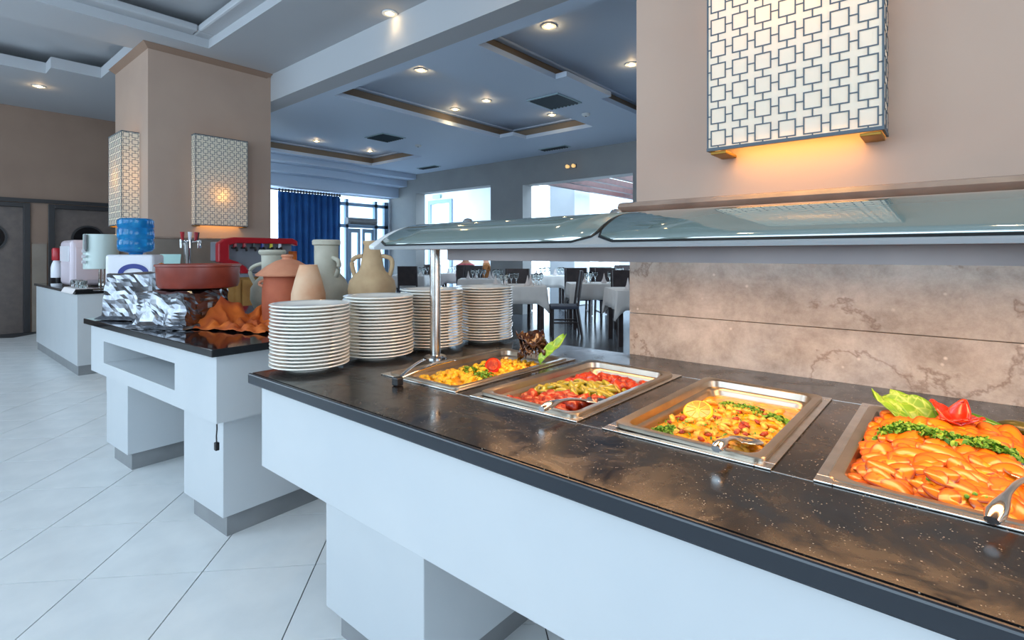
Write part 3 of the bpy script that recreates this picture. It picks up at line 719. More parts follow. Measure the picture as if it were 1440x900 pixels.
# pan 3: yellow stew
z3 = food_bed(2, -.026, .010, 'yellow_sauce', 'yellow_stew', 'yellow orange stew sauce around the lemon slice', 3)
scatter('chicken_piece', [withmat(chunk(k+40, .013, .007, .005, 2, .9), 'chicken') for k in range(6)], 130, 2, z3, 'small pale chicken piece in the yellow stew', 'chicken', 'chicken pieces in the stew', .001, .5, lambda x, y: y < 1.45)
scatter('tomato_bit', [withmat(chunk(k+60, .011, .007, .005, 1, .4), 'tomato') for k in range(3)], 34, 2, z3, 'small red tomato bit in the yellow stew', 'tomato', 'tomato bits in the stew', .002, .5, lambda x, y: y < 1.42)
herbs('parsley', 'line of chopped green parsley across the yellow stew', [(-.455+.022*k, 1.40-.006*k*(k > 3) + .01) for k in range(8)], 520, z3, .022, size=.0055, h=.009)
herbs('parsley', 'small tuft of parsley at the front of the yellow stew', [(-.512, 1.115), (-.495, 1.105), (-.50, 1.13)], 260, z3, .022, size=.0055, h=.012)
herbs('parsley', 'scattered parsley flecks over the yellow stew', [(-.42, 1.25)], 240, z3, .15, size=.004, h=.004)
le = thing('lemon_slice', 'round yellow lemon slice lying on the yellow stew', 'lemon', (-.478, 1.262, z3(-.478, 1.262)+.016)); le.rotation_euler = (.5, -.08, .3); le.scale = (.92,)*3
MB().lathe([(.034, -.005), (.0375, -.003), (.0375, .003), (.034, .005)], 32, cap=True).build('rind', 'lemon_rind', le, smooth=True)
MB().lathe([(.001, .0052), (.0335, .0052), (.0335, .006), (.001, .006)], 28, cap=False).build('pith', 'lemon_pith', le)
for k in range(9):
    a0 = 2*PI*k/9+.04; a1 = a0+2*PI/9-.08
    MB().prism([(.005*math.cos((a0+a1)/2), .005*math.sin((a0+a1)/2))]+[(.031*math.cos(a0+(a1-a0)*t/4), .031*math.sin(a0+(a1-a0)*t/4)) for t in range(5)], .0058, .0075, XY).build('segment', 'lemon_flesh', le)
# pan 4: carrots
z4 = food_bed(3, -.030, .042, 'carrot_bed', 'carrot_bed', 'orange carrot juice and pieces below the carrot slices', 4)
cms = []
for k in range(6):
    q = MB(); n = 20; lo = []
    for (r, z) in ((.0, -.0016), (1, -.0016), (1.03, 0), (1, .0016), (.0, .0016)):
        lo.append([(.027*max(r, .01)*math.cos(2*PI*i/n), .0175*max(r, .01)*math.sin(2*PI*i/n), z+.12*(k-2.5)*(.027*r*math.cos(2*PI*i/n))**2*4+.0012*math.sin(3*2*PI*i/n+k)*r) for i in range(n)])
    q.loops(lo); me = q.mesh('carrot_slice', True); cms.append(withmat(me, 'carrot'))
a, b = PANS[3]; cnt = 0
for j in range(24):
    for i in range(12):
        x = a+.055+(b-a-.11)*(i+random.random())/12; y = PY0+.055+(PY1-PY0-.17)*(j+random.random())/24
        o = tag(obj('carrot_slice', random.choice(cms)), 'thin orange carrot slice in the heaped carrot pan', 'carrot', 'carrot slices')
        s = random.uniform(.9, 1.35); o.scale = (s, s, s)
        edge = min(x-a-.05, b-.05-x, y-PY0-.05, PY1-.05-y)
        o.location = (x, y, z4(x, y)+.004+random.uniform(0, .009)); o.rotation_euler = (Matrix.Rotation(random.uniform(.05, .85), 3, 'X') @ Matrix.Rotation(random.uniform(-.35, .35), 3, 'Y') @ Matrix.Rotation(random.gauss(-.3, .8), 3, 'Z')).to_euler()
herbs('parsley', 'band of chopped parsley across the heaped carrot slices', [(-.10+.02*k, 1.30-.0035*k+.012*math.sin(k)) for k in range(13)]+[(-.115, 1.295), (-.125, 1.31), (-.09, 1.315)], 1700, lambda x, y: z4(x, y)+.020, .027, size=.006, h=.014)
# cabbage leaf, green peppers, tomato flower
cb = thing('cabbage_leaf', 'pale green veined cabbage leaf at the corner of carrots', 'cabbage', (-.105, 1.47, z4(-.105, 1.47)))
def cl(u, v):
    w = .052*math.sin(PI*min(.93, .16+.78*v))**.6*(2*u-1); l = .125*v
    z = .062*math.sin(v*1.9)+.018*(2*u-1)**2+.007*math.sin(u*17+v*9)*v+.006*noise.noise(Vector((u*6, v*6, 3)))
    x, y = w, l
    return (.055-.62*y*1.05+.75*x, -.055+.35*y+.62*x, z)
MB().grid(cl, 18, 20).build('blade', 'cabbage', cb, smooth=True, solid=.002)
MB().tube([cl(.5, t/10) for t in range(9)], [.0055-.0005*t for t in range(9)], 8).build('midrib', 'parsley_pale', cb, smooth=True)
def pepper(name, label, m, p0, p1, r, bend):
    p0, p1 = Vector(p0), Vector(p1); t = thing(name, label, 'pepper', p0)
    pts = []; rs = []
    for k in range(13):
        s = k/12; pts.append((p1-p0)*s+Vector((0, 0, bend*math.sin(PI*s)))); rs.append(r*(math.sin(PI*(.1+.86*s))**.5)*(1-.25*s))
    MB().tube(pts, rs, 14).build('body', m, t, smooth=True)
    e = Vector(pts[0]); dvec = (Vector(pts[0])-Vector(pts[2])).normalized()
    MB().tube([e+dvec*(-.004), e+dvec*.012, e+dvec*.022+Vector((0, 0, .004))], [.006, .004, .0035], 8).build('stem', 'parsley', t, smooth=True)
pepper('green_pepper', 'long bright green pepper laid behind the tomato flower', 'green_pepper', (-.075, 1.535, CH+.016), (.085, 1.515, CH+.010), .017, .010)
pepper('grilled_pepper', 'dark grilled green pepper at the back of carrots', 'dark_pepper', (.125, 1.50, CH+.014), (.06, 1.545, CH+.008), .02, .004)
tf = thing('tomato_flower', 'red tomato cut into a flower on the carrots', 'tomato', (-.002, 1.428, z4(-.002, 1.428)+.003))
for (az, op, ln) in ((2.75, .72, .062), (.9, .38, .064), (-1.0, .95, .045), (-.1, 1.05, .05), (-2.2, 1.1, .042)):
    def pt(u, v, az=az, op=op, ln=ln):
        w = .024*math.sin(PI*min(1, .12+.88*v*.999))**.75*(2*u-1) if v < .999 else 0
        ang = op*(.4+.6*v); r = ln*v*math.sin(ang)+.004; z = ln*v*math.cos(ang*.8)
        q = .006*(2*u-1)**2
        c_, s_ = math.cos(az), math.sin(az); return ((r-q)*c_-w*s_, (r-q)*s_+w*c_, z+.002)
    MB().grid(pt, 8, 12).build('petal', 'tomato_flesh', tf, smooth=True, solid=.006)
# loose peas
pe = withmat(chunk(3, .0042, .0042, .0042, 1, .05), 'parsley_pale')
for (x, y) in ((.022, 1.085), (.036, 1.083), (-.035, 1.095), (.012, 1.075)):
    o = tag(obj('pea', pe), 'single green pea on the front edge of carrot slices', 'pea', 'peas on the carrots'); o.location = (x, y, z4(x, y)+.016)

# ------------------------------------------------------------------ serving tools
def spoon(name, label, k, h, dz=.0, grip=.012, head='turner'):
    k, h = Vector(k), Vector(h); t = thing(name, label, 'spoon', k)
    d = h-k; n = 10
    pts = [d*(i/n)+Vector((0, 0, .012*math.sin(PI*i/n))) for i in range(n+1)]
    rs = [grip*.7, grip*1.05, grip*.95, grip*.7, .0055, .005, .005, .005, .005, .005, .005]
    MB().tube(pts, rs, 12, flat=.75).build('handle', 'polished_steel', t, smooth=True)
    q = MB(); w = d.normalized(); sd = Vector((w.y, -w.x, 0)).normalized()
    def bowl(u, v):
        a = (2*u-1); b_ = (2*v-1); R = .033
        x, y = a*math.sqrt(1-b_*b_/2)*R, b_*math.sqrt(1-a*a/2)*R*1.25
        return d+sd*x+w*(y+.030)+Vector((0, 0, -.012*(1-a*a)*(1-b_*b_)+.001))
    q.grid(bowl, 12, 12).build('bowl', 'polished_steel', t, smooth=True, solid=.002)
    return t
spoon('serving_spoon', 'steel serving spoon resting in the red tomato stew', (-.722, .955, CH+.028), (-.722, 1.15, CH+.004))
spoon('serving_spoon', 'steel serving spoon resting in the yellow stew', (-.332, .962, CH+.028), (-.330, 1.10, CH+.004))
spoon('serving_spoon', 'steel serving spoon resting in the heaped carrots', (.036, .955, CH+.022), (.085, 1.16, CH+.026))
tg = thing('serving_tongs', 'steel serving tongs lying over the potato pan rim', 'tongs', (-1.235, .945, CH))
hp = Vector((.0, .0, .014))
for q_ in (Vector((-.115, .20, .028)), Vector((-.035, .255, .026))):
    m_ = hp.lerp(q_, .5)+Vector((-.004, 0, .012))
    def arm(u, v, q_=q_, m_=m_):
        p = (1-v)**2*hp+2*v*(1-v)*m_+v*v*q_; w = .010+.004*v
        sd = Vector((.85, .3, 0)); return p+sd*w*(u-.5)*2*.6+Vector((0, 0, .005*abs(2*u-1)))
    MB().grid(arm, 4, 14).build('arm', 'polished_steel', tg, smooth=True, solid=.0018)
MB().box(-.012, .012, -.014, .012, .0005, .026).build('hinge', 'black_plastic', tg, bevel=.004)

# ================================================================== SECOND COUNTER
R3 = math.radians(3.0)
c2 = thing('display_counter', 'white counter with black stone top and open front niche', 'counter', (-2.264, .82, 0), R3)
def w2(x, y, z=CH):   # counter 2 local -> world
    return (-2.264+x*math.cos(R3)-y*math.sin(R3), .82+x*math.sin(R3)+y*math.cos(R3), z)
MB().box(-1.71, 0, 0, 1.06, CH-.032, CH).build('countertop', 'granite_clean', c2, bevel=.003)
b = MB().holes(-1.68, -.03, .56, CH-.032, [(-1.45, -.45, .632, .755)], .03, .40, XZ).box(-1.68, -.03, .40, 1.03, .56, CH-.032)
b.build('body', 'white_panel', c2)
for (a, b_) in ((-.575, -.165), (-1.715, -1.35)):
    l = MB().box(a, b_, .115, .92, .10, .56).build('leg', 'white_panel', c2, bevel=.003)
    MB().box(a+.04, b_-.03, .145, .88, 0, .10).build('plinth', 'plinth', l)
cord = thing('power_cord', 'short black power cord with plug hanging under the counter', 'cord', w2(-.062, .045, .56))
MB().tube([(0, .0, 0), (.002, 0, -.03), (-.004, .0, -.06), (-.002, 0, -.085)], .003, 8).build('cable', 'black_plastic', cord, smooth=True)
MB().box(-.011, .009, -.008, .008, -.118, -.085).build('plug', 'black_plastic', cord, bevel=.003)
# foil wrapped boxes
def foil_box(label, cx, cy, sx, sy, h, rz, seed, amp=.018, nm='foil_wrapped_box', cuts=12):
    t = thing(nm, label, 'box', (cx, cy, CH), rz)
    bm = bmesh.new(); bmesh.ops.create_cube(bm, size=1); bmesh.ops.subdivide_edges(bm, edges=bm.edges, cuts=cuts, use_grid_fill=True)
    for v in bm.verts:
        p = Vector(v.co); c = Vector((p.x*sx, p.y*sy, (p.z+.5)*h))
        flr = 1+.12*(1-(p.z+.5))
        c.x *= flr; c.y *= flr
        k = noise.noise_vector(c*9+Vector((seed, 0, 0)))*amp+noise.noise_vector(c*28+Vector((seed, 4, 0)))*amp*.55
        c += k
        if p.z < -.49: c.z = .001
        c.z = max(.001, min(c.z, h*1.04)); v.co = c
    me = bpy.data.meshes.new('foil'); bm.to_mesh(me); bm.free(); obj('foil', me, 'foil', t)
    sk = MB(); n = 64
    def hem(u, v):
        a = 2*PI*u; r = 1/max(abs(math.cos(a))/(sx*.56), abs(math.sin(a))/(sy*.56))
        rr = r*(1+.14*v+.05*noise.noise(Vector((math.cos(a)*3, math.sin(a)*3, seed)))*v)
        return (rr*math.cos(a), rr*math.sin(a), .02*(1-v)+.004+.010*v*abs(noise.noise(Vector((a*4, v*3, seed+5)))))
    sk.grid(hem, n, 4).build('foil_hem', 'foil', t, solid=.001)
    return t
foil_box('tall foil wrapped box in front of the water cooler', -3.735, 1.0, .29, .29, .268, .5, 3, .013, cuts=10)
foil_box('crumpled foil wrapped stand under the brown clay dish', *at(259, 2.82), .29, .29, .185, .45, 11, .024, cuts=11)
for (x, y, r, m_, nm, lb) in ((-3.68, 1.05, .026, 'orange_cloth', 'orange_fruit', 'small orange fruit on the tall foil box'), (-3.64, 1.09, .02, 'green_pepper', 'lime', 'small green lime on the tall foil box')):
    t = thing(nm, lb, 'fruit', (x, y, CH+.277))
    MB().lathe([(r*math.sin(PI*k/10)+.0003, r-r*math.cos(PI*k/10)) for k in range(11)], 16, cap=False).build('peel', m_, t, smooth=True)
    MB().lathe([(.004, 2*r-.001), (.003, 2*r+.003)], 8).build('stalk', 'parsley', t)
dz = CH+.188
ds = thing('clay_dish', 'wide glazed brown clay dish on crumpled foil', 'dish', (*at(280, 2.94), dz+.006))
MB().lathe([(.001, .0), (.17, 0), (.192, .006), (.201, .03), (.204, .118), (.211, .122), (.211, .132), (.202, .134), (.194, .128), (.187, .04), (.17, .02), (.001, .018)], 48, cap=False).build('bowl', 'glazed_brown', ds, smooth=True)
# orange cloth
def clothf(u, v):
    x, y = -.33+.62*u, -.20+.42*v
    hump = .125*math.exp(-((x+.27)/.075)**2-((y-.03)/.11)**2)+.085*math.exp(-((x+.09)/.05)**2-((y-.15)/.07)**2)
    fold = .055*(.5-abs(noise.noise(Vector((x*11, y*8, 2)))))*.6+.010*math.sin((x*.8+y*1.1)*62)+.012*noise.noise(Vector((x*30, y*30, 4)))+.006
    e = .03*noise.noise(Vector((u*5, v*5, 8)))
    wx, wy = -2.83+x*.84-y*.4+e, 1.225+x*.3+y*.86+e
    edge = min(1, min(u, 1-u, v, 1-v)*7)
    return (wx, wy, CH+.003+max(.001, hump+fold*(.35+.65*edge)))
cl_ = tag(MB().grid(clothf, 70, 52).build('orange_cloth', 'orange_cloth', smooth=True, solid=.002), 'rumpled orange cloth draped beside the clay pot', 'cloth')
# clay vessels
def handle(pts, r, m_, t, n=10): MB().tube(pts, r, n).build('handle', m_, t, smooth=True)
def arcpts(p0, p1, out, n=12, side=0):
    p0, p1, out = Vector(p0), Vector(p1), Vector(out)
    return [p0.lerp(p1, k/n)+out*math.sin(PI*k/n) for k in range(n+1)]
latv = Vector((cs, sn, 0))
po = thing('clay_pot', 'tall terracotta pot with a domed lid', 'pot', (*at(404, 2.92), CH))
MB().lathe([(.001, 0), (.118, 0), (.125, .02), (.130, .10), (.128, .19), (.120, .24), (.122, .262), (.108, .262), (.108, .03), (.001, .02)], 40, cap=False).build('body', 'terracotta', po, smooth=True)
lid = MB().lathe([(.108, .26), (.160, .264), (.163, .272), (.150, .282), (.105, .318), (.06, .345), (.03, .354), (.026, .362), (.034, .372), (.028, .38), (.001, .382)], 40, cap=True).build('lid', 'terracotta_pale', po, smooth=True)
for s in (-1, 1): handle(arcpts(latv*s*.124+Vector((0, 0, .20)), latv*s*.122+Vector((0, 0, .24)), latv*s*.035), .008, 'terracotta_pale', po)
jg = thing('clay_jug', 'pale grey clay jug half hidden behind the terracotta pot', 'jug', (*at(383, 3.32), CH))
prof_jug = [(.001, 0), (.07, 0), (.10, .03), (.128, .10), (.125, .17), (.095, .22), (.066, .25), (.062, .30), (.064, .375), (.078, .385), (.082, .40), (.074, .41), (.056, .405), (.055, .30), (.001, .28)]
MB().lathe(prof_jug, 40, (0, 0, 0), cap=False).build('body', 'clay_green', jg, smooth=True)
handle(arcpts(-latv*.062+Vector((0, 0, .325)), -latv*.112+Vector((0, 0, .20)), -latv*.052+Vector((0, 0, .02))), .012, 'clay_green', jg)
eg = thing('clay_vase', 'small cream and orange clay vase tapering upwards', 'vase', (-2.545, 1.38, CH))
MB().lathe([(.001, 0), (.04, 0), (.055, .03), (.074, .075), (.085, .13), (.083, .18), (.066, .25), (.046, .318), (.043, .324), (.038, .318), (.055, .25), (.07, .15), (.03, .02), (.001, .02)], 36, cap=False).build('body', 'clay_cream', eg, smooth=True)
MB().lathe([(.043, .320), (.046, .324), (.043, .328), (.038, .324)], 30, cap=False).build('rim', 'clay_cream', eg, smooth=True)
ga = thing('clay_amphora', 'grey green clay amphora with a wide collar rim', 'amphora', (*at(459, 3.2), CH))
MB().lathe([(.001, 0), (.085, 0), (.115, .04), (.140, .11), (.135, .18), (.108, .235), (.076, .27), (.070, .31), (.071, .435), (.082, .440), (.083, .462), (.076, .470), (.060, .466), (.058, .30), (.001, .28)], 44, cap=False).build('body', 'clay_green', ga, smooth=True)
hv = (latv*.8-Vector((-sn, cs, 0))*.6).normalized()
handle(arcpts(hv*.066+Vector((0, 0, .36)), hv*.098+Vector((0, 0, .25)), hv*.045+Vector((0, 0, .025))), .0135, 'clay_green', ga)
tn = thing('clay_amphora', 'tan weathered clay amphora with two loop handles', 'amphora', (-2.5, 1.735, CH))
MB().lathe([(.001, 0), (.075, 0), (.095, .05), (.124, .13), (.132, .185), (.124, .232), (.098, .268), (.073, .288), (.064, .312), (.056, .36), (.047, .40), (.042, .43), (.05, .445), (.049, .456), (.038, .458), (.03, .44), (.034, .38), (.001, .36)], 44, cap=False).build('body', 'clay_tan', tn, smooth=True)
for s in (-1, 1): handle(arcpts(latv*s*.054+Vector((0, 0, .372)), latv*s*.098+Vector((0, 0, .262)), latv*s*.034+Vector((0, 0, .03))), .0125, 'clay_tan', tn)
MB().lathe([(.012, 0), (.012, .003), (.001, .004)], 12, cap=False).build('knot', 'glazed_brown', tn).location = Vector((0, 0, .165))+(latv*.5-Vector((-sn, cs, 0))*.87)*.122

# ================================================================== WHITE BAR COUNTER AND BACK STATION
c3 = thing('bar_counter', 'white bar counter with thin dark top by the column', 'counter', (-8.1, 1.5, 0))
MB().box(-1.22, 1.22, -.30, .28, CH-.03, CH).build('countertop', 'granite_clean', c3, bevel=.003)
MB().box(-1.20, 1.20, -.28, .26, .10, CH-.03).build('body', 'white_panel', c3, bevel=.002)
MB().box(-1.19, 1.19, -.27, .25, 0, .10).build('plinth', 'plinth', c3)
fr = thing('ice_machine', 'pinkish white rounded ice machine on the bar counter', 'ice machine', (-8.0, 1.5, CH))
MB().box(-.28, .28, -.2, .2, .02, .55).build('body', 'pink_white_plastic', fr, bevel=.05, seg=4)
MB().box(-.24, .24, -.208, -.198, .30, .48).build('lid', 'white_plastic', fr, bevel=.004)
MB().box(.279, .290, -.15, .15, .08, .46).build('door', 'pink_white_plastic', fr, bevel=.004)
for y in (-.11, .11): MB().box(-.25, .25, y-.02, y+.02, 0, .02).build('foot', 'black_plastic', fr)
cy_ = thing('drink_dispenser', 'pale cylinder drink dispenser on two thin rods', 'dispenser', (-7.30, 1.5, CH))
MB().lathe([(.155, .22), (.16, .225), (.16, .60), (.155, .605), (.001, .605)], 36, cap=True).build('drum', 'grey_green_plastic', cy_, smooth=True)
MB().box(.05, .11, -.166, -.148, .42, .60).build('window', 'plinth', cy_, bevel=.004)
for x in (-.06, .10): MB().tube([(x, .0, .01), (x, 0, .225)], .014, 10).build('rod', 'polished_steel', cy_)
MB().box(-.14, .14, -.12, .12, 0, .012).build('base', 'polished_steel', cy_, bevel=.003)
for k, z in enumerate((.30, .36, .42)):
    MB().tube([(.08, -.155, z), (.08, -.185, z)], .018, 10).build('tap', 'white_plastic', cy_)
bt = thing('bottle', 'white bottle with a dark red cap on the bar counter', 'bottle', (-8.36, 1.28, CH))
MB().lathe([(.05, 0), (.055, .01), (.055, .22), (.045, .27), (.028, .31)], 22).build('body', 'white_plastic', bt, smooth=True)
MB().lathe([(.042, .31), (.045, .32), (.045, .44), (.035, .46)], 18).build('cap', 'red_plastic', bt, smooth=True)
MB().lathe([(.056, .03), (.056, .10)], 22, cap=False).build('label_band', 'dark_glass', bt)
tw = thing('serving_tray', 'dark tray covered by a white cloth on the bar counter', 'tray', (-7.12, 1.30, CH))
MB().box(-.32, .20, -.085, .055, .0, .02).build('tray_base', 'black_plastic', tw, bevel=.004)
def twf(u, v): return (-.34+.56*u, -.12+.18*v, .024+.004*noise.noise(Vector((u*6, v*5, 1)))-(.05*max(0, .14-v)/.14))
MB().grid(twf, 24, 14).build('cloth_cover', 'napkin', tw, smooth=True, solid=.004)
gm = MB().lathe([(.034, 0), (.036, .004), (.030, .07), (.026, .075), (.024, .07), (.030, .006)], 18, cap=False).mesh('glass', True); gm.materials.append(M['clear_glass'])
for k in range(5):
    o = tag(obj('drinking_glass', gm), 'small upturned clear glass on the cloth covered tray', 'glass', 'upturned glasses on the tray'); o.location = (-7.36+.095*k, 1.275+.03*(k % 2), CH+.03)
# water station between the counters
ws = thing('water_cabinet', 'small white cabinet carrying the water cooler', 'cabinet', (-5.6, 1.40, 0), 1.02)
MB().box(-.17, .17, -.15, .15, .08, CH-.02).build('body', 'white_panel', ws, bevel=.003)
MB().box(-.175, .175, -.155, .155, CH-.02, CH).build('top', 'white_panel', ws, bevel=.003)
MB().box(-.16, .16, -.14, .14, 0, .08).build('plinth', 'plinth', ws)
MB().box(-.16, .16, -.16, -.15, .10, CH-.04).build('door', 'white_panel', ws, bevel=.002)
wd = thing('water_cooler', 'white countertop water cooler with an inverted blue bottle', 'water cooler', (-5.6, 1.40, CH), 1.02)
MB().box(-.18, .18, -.15, .15, 0, .38).build('body', 'white_plastic', wd, bevel=.025, seg=3)
q = MB(); q.prism([(.115*math.cos(PI*k/16), .085*math.sin(PI*k/16)) for k in range(17)]+[(.075*math.cos(PI*k/16), .045*math.sin(PI*k/16)) for k in range(16, -1, -1)], 0, .006, lambda a, b, h: (a+.03, -.15-h, b+.215))
q.build('emblem', 'blue_plastic', wd)
MB().lathe([(.026, 0), (.026, .008)], 16).build('energy_sticker', 'yellow_plastic', wd).location = (-.183, -.04, .26)
for x in (-.04, .06): MB().box(x-.012, x+.012, -.19, -.15, .14, .165).build('tap', 'red_plastic' if x < 0 else 'blue_plastic', wd, bevel=.003)
MB().lathe([(.05, .375), (.055, .395), (.12, .41), (.136, .43), (.138, .50), (.131, .515), (.138, .53), (.138, .60), (.131, .615), (.138, .63), (.136, .685), (.12, .70), (.001, .703)], 36, cap=True).build('bottle', 'water_blue', wd, smooth=True)
# wooden cabinet with tap tower, paper and juice machine against the column
cb2 = thing('wood_cabinet', 'light wooden cabinet with grey slab top against the column', 'cabinet', (-6.4, 2.5, 0))
MB().box(-.43, .35, -.70, .66, .08, 1.0).build('body', 'light_wood', cb2, bevel=.003)
MB().box(-.44, .38, -.73, .69, 1.0, 1.04).build('top', 'grey_slab', cb2, bevel=.003)
MB().box(-.40, .31, -.66, .62, 0, .08).build('plinth', 'plinth', cb2)
for k in range(4):
    y0 = -.69+.337*k
    d_ = MB().holes(y0+.01, y0+.327, .12, .97, [(y0+.06, y0+.277, .18, .91)], .352, .372, YZ).box(.352, .360, y0+.06, y0+.277, .18, .91).build('door', 'light_wood', cb2)
    MB().tube([(.385, y0+.05, .5), (.385, y0+.05, .62)], .007, 8).box(.37, .387, y0+.045, y0+.055, .51, .52).box(.37, .387, y0+.045, y0+.055, .60, .61).build('handle', 'polished_steel', d_)
jm = thing('juice_machine', 'red framed juice machine with a row of taps', 'juice machine', (-6.2, 2.66, 1.04))
arch = [(-.42, .06), (-.42, .24), (-.36, .30), (-.25, .335), (.42, .335), (.46, .30), (.46, .24), (.42, .27), (-.24, .27), (-.31, .23), (-.31, .10), (-.22, .08), (-.13, -.0), (-.10, -.1)]
fpoly = [(-.42, .13), (-.42, .33), (-.36, .38), (-.26, .40), (.40, .40), (.46, .37), (.46, .31), (.40, .335), (-.24, .335), (-.31, .31), (-.31, .16), (-.22, .13), (-.13, .07), (-.09, 0.0), (-.18, 0.0), (-.21, .05), (-.28, .09)]
MB().prism(fpoly, .10, .20, YZ).build('front_frame', 'red_plastic', jm, bevel=.012)
MB().prism([(-.38, .14), (-.38, .35), (.44, .35), (.44, .14), (-.15, .0), (-.2, .0)][:4]+[(.44, 0), (-.12, 0), (-.25, .10)], -.15, .09, YZ).build('body', 'grey_slab', jm, bevel=.01)
for k in range(6):
    y = -.24+.10*k
    tp_ = MB().tube([(.09, y, .285), (.20, y, .285), (.215, y, .25)], .013, 8).build('tap', 'black_plastic', jm, smooth=True)
    MB().tube([(.16, y, .285), (.16, y, .335)], .018, 8).build('knob', ('red_plastic', 'red_plastic', 'black_plastic', 'blue_plastic', 'yellow_plastic', 'white_plastic')[k], tp_, smooth=True)
MB().box(.05, .22, .40, .44, .08, .25).build('side_panel', 'orange_cloth', jm, bevel=.004)
tt = thing('tap_tower', 'chrome drinks tap tower with red and white knobs', 'tap', (-6.28, 2.03, 1.04))
MB().lathe([(.06, 0), (.06, .015), (.036, .03), (.034, .30), (.05, .33), (.05, .36), (.001, .37)], 20, cap=False).build('column', 'polished_steel', tt, smooth=True)
for k, a in enumerate((-1.1, -.35, .4, 1.1)):
    e_ = Vector((math.cos(a+.3), math.sin(a+.3), 0))
    s_ = MB().tube([e_*.03+Vector((0, 0, .34)), e_*.12+Vector((0, 0, .36)), e_*.125+Vector((0, 0, .28))], .012, 8).build('spout', 'polished_steel', tt, smooth=True)
    MB().tube([e_*.09+Vector((0, 0, .36)), e_*.095+Vector((0, 0, .45))], [.014, .022], 8).build('knob', ('red_plastic', 'white_plastic', 'red_plastic', 'black_plastic')[k], s_, smooth=True)
pa = thing('menu_card', 'pale green leaning menu card beside the tap tower', 'card', (-6.30, 1.86, 1.04), .9)
MB().box(-.10, .10, -.003, .003, 0, .22, Matrix.Rotation(-.25, 4, 'X')).build('card', 'paper_green', pa)
MB().box(-.08, .08, -.01, .06, 0, .006).build('stand', 'white_plastic', pa)
bo = thing('bowl', 'small white bowl beside the menu card', 'bowl', (-6.2, 1.86, 1.04))
MB().lathe([(.02, 0), (.035, .004), (.06, .05), (.063, .055), (.058, .052), (.03, .012), (.001, .01)], 24, cap=False).build('body', 'porcelain', bo, smooth=True)
MB().lathe([(.0605, .0535), (.064, .056), (.0605, .0585), (.057, .056)], 24, cap=False).build('rim', 'porcelain', bo, smooth=True)
jr = thing('jar', 'small jar with a white lid beside the tap tower', 'jar', (-6.12, 2.2, 1.04))
MB().lathe([(.04, 0), (.045, .005), (.045, .075), (.04, .08)], 20).build('body', 'lemon_rind', jr, smooth=True)
MB().lathe([(.05, .08), (.05, .105), (.045, .11)], 20).build('lid', 'white_plastic', jr)

# ================================================================== DINING TABLES
TR = math.radians(41)
def table(u, d, w, dep, label, drop=.26):
    x, y = at(u, d); t = thing('dining_table', label, 'table', (x, y, 0), TR, 'dining tables')
    MB().box(-w/2+.02, w/2-.02, -dep/2+.02, dep/2-.02, .73, .755).build('tabletop', 'dark_wood', t)
    for sx in (-1, 1):
        for sy in (-1, 1): MB().box(sx*(w/2-.07)-.03, sx*(w/2-.07)+.03, sy*(dep/2-.07)-.03, sy*(dep/2-.07)+.03, 0, .73).build('leg', 'dark_wood', t)
    q = MB(); n = 80; loops = []
    per = rrect(-w/2, w/2, -dep/2, dep/2, .02, 0, 5)
    P_ = []
    m_ = len(per)
    for i in range(m_):
        a, b = Vector(per[i]), Vector(per[(i+1) % m_]); k = max(1, int((b-a).length/.05))
        for j in range(k): P_.append(a.lerp(b, j/k))
    for lv, f in enumerate((0, .08, .35, .7, 1.0)):
        lo = []
        for i, p in enumerate(P_):
            corner = min(1, max(0, (abs(p.x)/(w/2)+abs(p.y)/(dep/2)-1.72)/.28)); cd_ = corner**1.5
            out = Vector((p.x, p.y, 0)).normalized()
            dr = drop*(1+.62*cd_); wv = .014*math.sin(i*1.3)*f
            pp_ = p+out*(wv+.05*cd_*f+.006*min(1, f*12))
            lo.append((pp_.x, pp_.y, .762-dr*f))
        loops.append(lo)
    q.loops(list(reversed(loops)))
    c = q.build('tablecloth', 'cloth', smooth=True, solid=.003)
    c.location = (x, y, 0); c.rotation_euler = (0, 0, TR)
    tag(c, label.replace('white clothed dining table', 'white cloth draped over the dining table'), 'tablecloth', 'dining tablecloths')
    return x, y
CHM = {}
def chair(u, d, face, label):
    x, y = at(u, d)
    if 'c' not in CHM:
        t = thing('dining_chair', label, 'chair', (x, y, 0), face, 'dining chairs')      # faces local +y
        MB().box(-.22, .22, -.21, .22, .42, .47).build('seat', 'seat_fabric', t, bevel=.015)
        for sx in (-1, 1):
            MB().tube([(sx*.19, .19, 0), (sx*.195, .19, .42)], .021, 4).build('leg', 'dark_wood', t)
            MB().tube([(sx*.19, -.26, 0), (sx*.195, -.19, .44), (sx*.195, -.26, 1.0)], .021, 4).build('leg', 'dark_wood', t)
            MB().box(sx*.19-.01, sx*.19+.01, -.2, .18, .2, .225).build('side_stretcher', 'dark_wood', t)
        MB().prism([(-.205, .58), (-.225, .58), (-.285, 1.0), (-.265, 1.0)], -.2, .2, YZ).build('backrest', 'dark_wood', t, bevel=.006)
        CHM['c'] = t
    else: dup(CHM['c'], (x, y, 0), face, label)
F = YAW  # facing: +y local rotated by F looks away from the viewer
TB = [(722, 8.35, 1.0, .85, 'white clothed dining table whose corner drape hangs before the profile chair'), (833, 9.0, .82, .7, 'white clothed dining table in front of the wide veranda opening'),
      (905, 7.45, .95, .85, 'white clothed dining table close to the marble pillar wall'), (676, 10.55, .85, .75, 'white clothed dining table behind the last stack of plates'),
      (576, 12.2, .8, .75, 'white clothed dining table by the grey corner pier'), (644, 13.9, .85, .75, 'white clothed dining table on the veranda by the seated people'),
      (768, 12.2, .85, .75, 'white clothed dining table on the veranda before the white pier'), (872, 11.4, .85, .75, 'white clothed dining table on the veranda under the rafters')]
